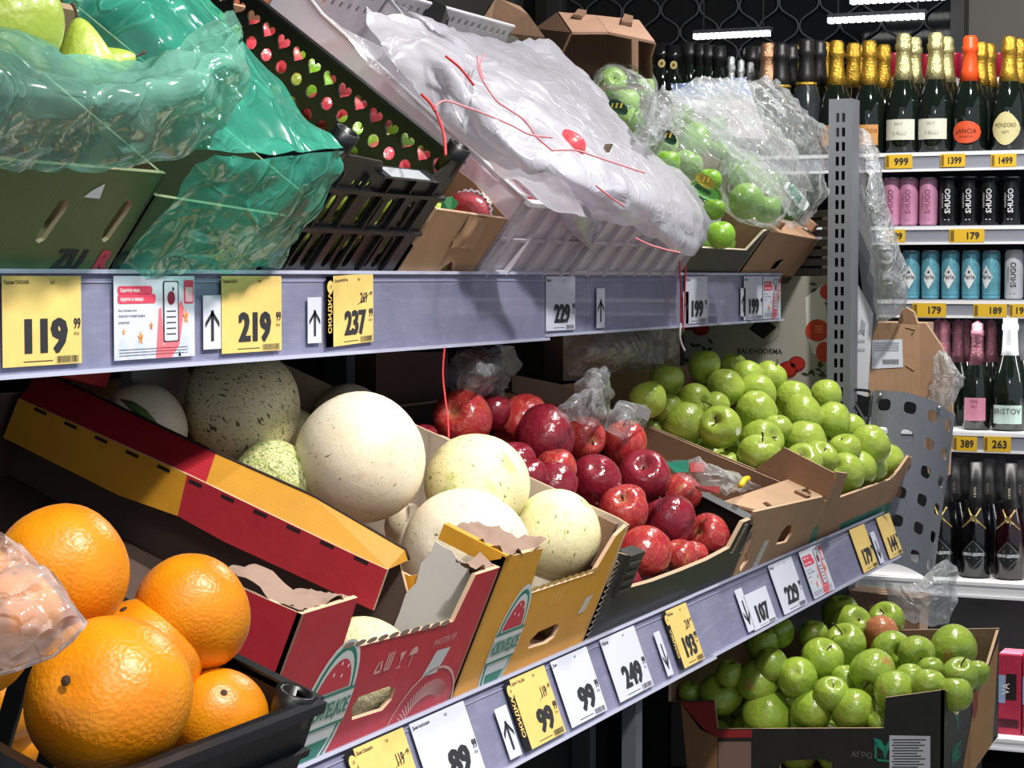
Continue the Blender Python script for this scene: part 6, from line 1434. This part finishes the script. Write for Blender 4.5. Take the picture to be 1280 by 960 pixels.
def lab_poly(col, poly, words, ink=None, rim=None):
    def g(o, f):
        if rim: curved('label_rim', [(a * 1.1, (b - .09) * 1.1 + .09) for a, b in poly], f, M(rim, .4), o, -.0006)
        curved('paper_label', poly, f, M(col, .5), o, -.0012, 16)
        for (s, zz, hh) in words: text('label_lettering', s, 0, zz, hh, f, ink or mINK, o, .9, 'CENTER', off=-.0022, maxw=.05)
    return g
def bx(px, dy=0): return onY(px, 187, YB + .06 + dy).x
z0 = SHZ[0]; T = 'bottles on the top cabinet shelf'
def bt_(px, dy, top, label, cap, **kw):
    """bottle whose capsule reaches the given height in the photograph"""
    y = YB + .06 + dy; p = onY(px, top, y); h = p.z - z0; hh = kw.get('cp', CP)[-1][1]
    return bottle(p.x, y, z0, label, T, cap, s=h / hh, **({'r': 1.18} | kw))
lO = lab_rect('c08a50', (('PROSECCO', .062, .010),), .025, .085, .034, M('5a2f14', .6))
bt_(1046, 0, 50, 'black bottle with gold capsule directly behind the slotted upright top', mGOLD, lab=lO)
bt_(1087, 0, 50, 'black bottle with gold capsule and orange label, right of the upright', mGOLD, lab=lO)
lW = lab_rect('cfcfbf', (('BRUT', .078, .006), ('VALLI', .050, .010)), .036, .093, .038, M('9a9a8c', .6))
bt_(1130, 0, 41, 'left of two bottles with pale gold capsules and white labels', mPGOLD, lab=lW)
bt_(1170, 0, 40, 'right of two bottles with pale gold capsules and white labels', mPGOLD, lab=lW)
bt_(1213, 0, 44, 'bottle with bright orange capsule and orange oval label', mORF, lab=lab_poly('d2502a', ell(0, .055, .038, .032, 24), (('LANCIA', .052, .013), ('PROSECCO', .040, .005)), M('3a1008', .6)))
bt_(1262, 0, 45, 'dark green bottle with gold capsule and cream scalloped label', mGOLD, lab=lab_poly('c9c08c', [(.036 * cos(t) * (1 + .06 * cos(4 * t)), .064 + .046 * sin(t) * (1 + .06 * cos(4 * t))) for t in [2 * pi * i / 32 for i in range(32)]], (('MONDORO', .068, .012), ('ASTI', .050, .007)), M('5a4a28', .6)))
bt_(1008, 0, 48, 'grey-bodied bottle with matt black capsule and gold band', mBLKF, body=mBOTG, bandm=mGOLD)
bt_(976, 0, 53, 'slimmer black-capped bottle with a gold band left of the grey one', mBLKF, bandm=mGOLD)
bt_(960, -.0, 53, 'bottle with rose-gold capsule sticking up above the clear film', mROSE, lab=None)
for px, lab in ((914, 'tallest of three small silver-capped bottles'), (926, 'middle of three small silver-capped bottles'), (938, 'shortest of three small silver-capped bottles')):
    bt_(px, .0 + (px - 914) * .003, {914: 70, 926: 74, 938: 77}[px], lab, mSILV, body=mBOTG, r=.72)
for i, (px, dy, top) in enumerate(((1030, .12, 52), (1067, .12, 53), (1105, .12, 55), (1075, .22, 56))):
    bt_(px, dy, top, ('gold-capped bottle in the row behind, left of the first gold one', 'gold-capped bottle in the row behind, between the two front gold ones', 'gold-capped bottle in the row behind, right of the orange-labelled bottle', 'gold-capped bottle in the third row back')[i], mGOLD, parts=False)
for i, (px, dy, top) in enumerate(((1143, .10, 46), (1183, .10, 45))): bt_(px, dy, top, ('pale gold capped bottle behind the left white-labelled one', 'pale gold capped bottle behind the right white-labelled one')[i], mPGOLD, parts=False)
for i, (px, dy, top) in enumerate(((1226, .10, 52), (1236, .18, 54), (1274, .1, 48), (1280, .2, 50))): bt_(px, dy, top, ('gold-capped bottle close behind the orange-capped one', 'gold-capped bottle two rows behind the orange-capped one', 'gold-capped bottle behind the cream-labelled one at the right', 'gold-capped bottle at the right edge, third row')[i], mGOLD, parts=False)
for i, (px, dy, top) in enumerate(((1024, .1, 50), (989, .1, 56), (1001, .2, 56))): bt_(px, dy, top, ('black-capped bottle behind the grey-bodied one', 'black-capped bottle between the slim and the grey-bodied bottles', 'gold-capped bottle peeking behind the grey-bodied one')[i], (mBLKF, mBLKF, mGOLD)[i], parts=False)
for i, px in enumerate((862, 876, 886, 899, 940)):
    bt_(px, .12 if px < 940 else .2, 53 + i * 1.5, ('tall plain black bottle leftmost behind the clear bags', 'second plain black bottle behind the clear bags', 'third plain black bottle behind the clear bags', 'fourth plain black bottle behind the clear bags', 'black bottle behind the silver-capped ones')[i], mBLKF, cp=CPS, parts=False)
for i, px in enumerate((827, 842)):
    o = bt_(px, .05, 54 + i * 2, ('left of two black bottles with round cream neck seals', 'right of two black bottles with round cream neck seals')[i], M('18181a', .15), cp=CPS)
    y = YB + .045; p = onY(px + 3, 80 + i * 2, y); flat('neck_seal', ell(0, 0, .0115, .0125, 14), lambda a, b, t: Vector((p.x + a, y - .02 + t, p.z + b)), M('c8b878', .5), o, 0)
    flat('seal_motif', ell(0, 0, .004, .005, 8), lambda a, b, t: Vector((p.x + a, y - .02 + t, p.z + b)), M('6b4a20', .5), o, -.001)
mGLS = film('clear_bottle_glass', (.8, .85, .86), .35, .05, .05, 4, .5)
for i, px in enumerate((1118, 1158, 1193, 1203, 1248, 1242, 1097)):
    bt_(px, .34, 66 + (i % 2) * 2, ('red-capped clear bottle behind the gap at the first white label', 'red-capped clear bottle between the two white-labelled bottles', 'red-capped clear bottle left of the orange capsule, outer', 'red-capped clear bottle left of the orange capsule, inner', 'red-capped clear bottle left of the last gold capsule', 'second red-capped clear bottle right of the orange capsule', 'clear-capped bottle behind the orange-labelled one')[i], mREDC if i < 6 else mSILV, body=mGLS, cp=[(.019, .20), (.019, .30), (.019, .305), (0, .306)], parts=False)
# --- cans
def can(px, z, top, base, label, group, col, ink, word, sub=None, side=False, deco=None):
    y = YB + .045; p = onY(px, top, y); h = p.z - z; r = .0262; x = p.x
    o = root('drink_can', (x, y, z), label, 'can', group); m = lambda X, Y, Z: Vector((x + X, y + Y, z + Z))
    lathe('can_body', [(r * .86, .002), (r, .008), (r, h - .012), (r * .88, h - .003)], col, o, 24, m)
    lathe('can_lid', [(r * .88, h - .003), (r * .9, h), (r * .82, h), (r * .78, h - .003), (0, h - .003)], M('b5b8bd', .25, .9), o, 20, m)
    f = lambda a, b, t: m((r - t) * sin(a / r), -(r - t) * cos(a / r), b)
    if word == 'SHUGO':
        text('can_lettering', word, .010, .035, .0155, f, ink, o, 1.05, rot=pi / 2, off=-.0006, maxw=h * .5, bold=.02)
        text('can_lettering', 'CHATEAU', -.010, .05, .006, f, ink, o, 1.1, rot=pi / 2, off=-.0006, maxw=h * .3)
        flat('can_line', [(-.006, .016), (.008, .016), (.008, .018), (-.006, .018)], f, ink, o, -.0006)
    else:
        k_ = .0 if not side else -.010
        strips(f, -r * 1.5, r * 1.5, .012, .014, M('2a7f98', .4), 'can_line', o)
        polys('can_bubble', [ell(rx, rz, .004, .004, 10) for rx, rz in ((-.018, .045), (.016, .035), (-.014, .11), (.018, .10), (.0, .115))], f, M('5b97a8', .5), o, -.0004)['kind'] = 'stuff'
        V4 = [(k_, .030), (k_ + .019, .064), (k_, .098), (k_ - .019, .064)]
        curved('diamond_label', V4, f, M('dfe3e4', .5), o, -.0010, 8)
        text('can_lettering', 'Perle', k_, .058, .013, f, mINK, o, 1.0, 'CENTER', off=-.0016, maxw=.031, bold=.01)
        flat('can_emblem', ell(k_, .078, .003, .004, 8), f, mINK, o, -.0016)
    return o
mPKC, mBKC, mBLC, mWTC = M('d898b8', .3, .2), M('161618', .25, .1, grain=.5, gs=90), M('6fb3c4', .3, .3, grain=.2, gs=40), M('c9ccd2', .3, .1)
mPKI = M('8a3a5e', .5)
for i, px in enumerate((1115, 1136.5, 1161)): can(px, SHZ[1], 222, 281, f'pink slim can, {("left", "middle", "right")[i]} of the three pink ones', 'pink cans on the second cabinet shelf', mPKC, mPKI, 'SHUGO')
for i, px in enumerate((1186, 1212, 1237.5, 1264.5)): can(px, SHZ[1], 221, 281, f'black slim can with white lettering, {ORD[i]} from the left', 'black cans on the second cabinet shelf', mBKC, mWHITE, 'SHUGO')
for i, px in enumerate((1139, 1163.5, 1188.5, 1214, 1239.5)): can(px, SHZ[2], 313, 375, f'light blue slim can with white diamond, {ORD[i]} from the left', 'blue cans on the third cabinet shelf', mBLC, mINK, 'Perle', side=(i == 4))
can(1268, SHZ[2], 312, 375, 'white slim can right of the blue cans', 'white cans', mWTC, mINK, 'SHUGO')
# --- fourth shelf
T4 = 'bottles on the fourth cabinet shelf'
def b4(px, dy, cap, label, lab=None, s=.98, body=None, zs=3, parts=True, cp=CP, r=1.0, grp=T4, bandm=None):
    y = YB + .07 + dy; p = onY(px, 500, y); return bottle(p.x, y, SHZ[zs], label, grp, cap, body, s, cp, lab, parts, r, bandm)
CPL = [(.0265, .200), (.0200, .235), (.0178, .285), (.0205, .290), (.0205, .303), (.0178, .308), (.0185, .325), (.0, .337)]
b4(1221, 0, mPNKF, 'black bottle with pink foil neck and pink label', lab_rect('c9839a', (('ROSE', .085, .008), ('BRUT', .07, .006)), .03, .10, .036, M('7a3850', .6)), .93, cp=CPL)
b4(1262, 0, mWHF, 'black bottle with white capsule and mint green label', lab_rect('b9cfc6', (('BRISTOV', .050, .016),), .022, .075, .040, M('3a4a48', .6)), .99, r=1.15, cp=[(.026, .185)] + CPL[1:])
for i, (px, dy) in enumerate(((1180, .10), (1197, .16), (1207, .22), (1172, .2), (1238, .2))): b4(px, dy, mPNKF, ('pink-foiled bottle leftmost behind the pink-labelled one', 'pink-foiled bottle second behind the pink-labelled one', 'pink-foiled bottle third back, nearest the pink-labelled one', 'pink-foiled bottle half hidden by the carton', 'pink-foiled bottle between the pink and mint labels')[i], None, .93, parts=False, cp=CPL)
for i, (px, dy) in enumerate(((1274, .1), (1282, .18))): b4(px, dy, M('6d6f74', .4), ('grey-capped bottle behind the mint-labelled one', 'grey-capped bottle at the right edge behind the mint label')[i], None, .98, parts=False, cp=CPL)
# --- fifth shelf: black bottles with diamond labels
mGLB = M('0a0a0c', .10, spec=.8); mGLR = M('1c0508', .10, spec=.8); mGD = foil('b09a60')
def lab_dia(o, f):
    D = [(0, .028), (.040, .070), (0, .112), (-.040, .070)]
    curved('label_rim', D, f, M('7c7f80', .3, .7), o, -.0008); curved('paper_label', [(a * .88, (b - .07) * .88 + .07) for a, b in D], f, M('141415', .5), o, -.0014)
    text('label_lettering', 'АБРАУ-ДЮРСО', 0, .064, .011, f, M('d5d8da', .4), o, .8, 'CENTER', off=-.0024, maxw=.062, bold=.05)
    polys('label_line', [[(-.012, z), (.012, z), (.012, z + .0012), (-.012, z + .0012)] for z in (.058, .08, .085)], f, M('9a9da0', .4), o, -.0024)
    g = lambda r_, zz: (lambda a, b, t: f(0, 0, 0))
    for s in (-1, 1): polys('gold_ribbon', [[(s * .002, .170), (s * .006, .174), (s * .034, .148), (s * .034, .143)], [(s * .002, .178), (s * .006, .174), (s * .026, .200), (s * .022, .202)]], lambda a, b, t: f(a, b, t + (.0 if b < .16 else (b - .16) * .35)), mGD, o, -.004)
    flat('gold_seal', ell(0, .174, .009, .009, 14), lambda a, b, t: f(a, b, t + .003), mGD, o, -.006)
    text('neck_lettering', '1870', .006, .232, .012, lambda a, b, t: f(a, b, t + .021), M('cfc8a8', .4, .3), o, 1.0, rot=pi / 2, off=-.002, maxw=.042, bold=.02)
T5 = 'black bottles with diamond labels'
for i, (px, bd) in enumerate(((1180, mGLB), (1222, mGLB), (1265, mGLR))):
    b4(px, 0, mBLKF, f'black bottle with diamond label and gold cross ribbon, {("leftmost, behind the guard", "middle one", "rightmost, reddish glass")[i]}', lab_dia, 1.0, bd, 4, True, [(.0265, .203), (.0205, .235), (.0178, .27), (.0175, .330), (0, .332)], 1.0, T5)
for i, (px, dy) in enumerate(((1196, .11), (1238, .11), (1278, .11), (1208, .2), (1250, .2))):
    o = b4(px, dy, mBLKF, ('black bottle in the row behind, left of the middle one', 'black bottle in the row behind, right of the middle one', 'black bottle in the row behind at the right edge', 'black bottle two rows behind the middle one', 'black bottle two rows behind, left of the reddish one')[i], (lambda o, f: text('neck_lettering', '1870', .006, .232, .012, lambda a, b, t: f(a, b, t + .021), M('8f8a74', .4, .3), o, 1.0, rot=pi / 2, off=-.002, maxw=.042)) if i < 3 else None, 1.0, mGLB, 4, False, [(.0265, .203), (.0205, .235), (.0178, .27), (.0175, .330), (0, .332)], 1.0, T5)
# --- sixth shelf: pink cartons
mPKX = M('b02a48', .45, grain=.15, gs=60)
for i, (pa_, pb_) in enumerate(((1248, 1277), (1279, 1310))):
    a, b = onY(pa_, 818, YB + .03), onY(pb_, 818, YB + .03); o = root('drink_carton', ((a.x + b.x) / 2, YB + .03, SHZ[5]), ('crimson drink carton with a black and white label, left one', 'crimson drink carton cut off by the right edge')[i], 'carton', 'crimson cartons on the lowest shelf')
    boxw('carton_body', (a.x, YB + .03, SHZ[5]), (b.x, YB + .12, a.z), mPKX, o)
    w_ = b.x - a.x; f = lambda X, Z, t, a=a: Vector((a.x + X, YB + .03 + t, SHZ[5] + Z))
    flat('black_label', [(w_ * .35, .10), (w_ * .8, .10), (w_ * .8, .175), (w_ * .35, .175)], f, M('161214', .5), o, -.0008)
    text('label_lettering', 'VA', w_ * .5, .115, .022, f, mWHITE, o, .8, rot=pi / 2, off=-.0016)
    flat('blue_sticker', [(0, .09), (w_ * .32, .09), (w_ * .32, .17), (0, .17)], f, M('8fa8c8', .4), o, -.001)
    flat('dark_band', [(w_ * .05, .02), (w_ * .9, .02), (w_ * .9, .045), (w_ * .05, .045)], f, M('4a1020', .5), o, -.001)
    boxw('carton_top', (a.x + .003, YB + .032, a.z - .001), (b.x - .003, YB + .118, a.z + .004), M('d36a80', .5), o)
# --- little yellow tags on the cabinet strips
mYT2 = M('e0b52a', .5)
for (xa, xb, ya, yb, s, lab) in ((1107, 1141, 193, 211, '999', '999 below the orange-labelled bottle'), (1176, 1207, 192, 209, '1399', '1399 below the white-labelled bottles'), (1239, 1271, 192, 209, '1499', '1499 below the orange capsule bottle'),
        (1108, 1132, 287, 303, '89', 'ending 89 below the pink cans'), (1187, 1231, 286, 303, '179', '179 below the black cans'),
        (1141, 1183, 379, 396, '179', '179 under the leftmost blue can'), (1217, 1259, 380, 396, '189', '189 between blue and white cans'), (1262, 1290, 380, 396, '199', 'cut off at the right edge below the white can'),
        (1192, 1222, 546, 563, '389', '389 below the pink-labelled bottle'), (1230, 1264, 546, 564, '263', '263 below the mint-labelled bottle')):
    a, b = onY(xa, yb, YB - .014), onY(xb, ya, YB - .014); w_, h_ = b.x - a.x, b.z - a.z
    r = root('price_tag', (a.x + w_ / 2, YB - .014, a.z), 'small yellow cabinet price tag reading ' + lab if 'cut' not in lab else 'small yellow cabinet price tag ' + lab, 'price tag', 'yellow cabinet price tags')
    f = lambda X, Z, t, a=a: Vector((a.x + X, YB - .019 + t, a.z + Z))
    plate('paper', r, [(0, 0), (w_, 0), (w_, h_), (0, h_)], f, .001, mYT2)
    text('price', s, w_ * .86, h_ * .22, h_ * .55, f, mINK, r, 1.0, 'RIGHT', bold=.03, off=-.0008, maxw=w_ * .55); flat('old_strip', [(w_ * .03, h_ * .1), (w_ * .14, h_ * .1), (w_ * .14, h_ * .9), (w_ * .03, h_ * .9)], f, M('7a5c1a', .6), r, -.0008)

# ------------------------------------------------------------------ regroup prints and details under the part they sit on (thing > part > sub-part)
def regroup(o):
    ch = list(o.children)
    def first(n): return next((c for c in ch if c.name.split('.')[0] == n), None)
    rules = (('front_wall', ('logo_', 'box_lettering', 'handling_mark', 'label_patch', 'label_line', 'printed_ring', 'printed_stroke', 'printed_oval', 'perforation', 'torn_sticker', 'green_stripe', 'fluted_edge', 'torn_flap', 'post_rib')),
             ('lid_strip', ('lid_tab',)), ('lid', ('lid_tab',)), ('paper_label', ('label_lettering', 'label_line')), ('can_body', ('can_lettering', 'can_line', 'can_bubble', 'can_emblem')),
             ('phone_case', ('phone_screen', 'phone_apple', 'phone_leaf', 'screen_line')), ('pink_banner', ('banner_lettering',)), ('code_card', ('code_blank',)), ('star', ('star_number',)),
             ('sale_band', ('sale_lettering', 'percent')), ('price', ('kopecks', 'unit')), ('carton_body', ('black_label', 'blue_sticker', 'dark_band', 'box_lettering', 'emblem_ring', 'black_diamond', 'pomegranate', 'leaf_print', 'white_panel')),
             ('flange_front', ('crease_slot',)), ('flange_top', ('flange_edge',)), ('foil_capsule', ('neck_lettering', 'neck_seal', 'seal_motif')), ('guard_sheet', ('screw',)), ('barcode_field', ('barcode',)))
    for host, pre in rules:
        h = first(host)
        if not h: continue
        for c in ch:
            if c is not h and c.parent is o and any(c.name.startswith(p) for p in pre): c.parent = h
for o in list(COL.objects):
    if o.type == 'EMPTY' and o.parent is None: regroup(o)
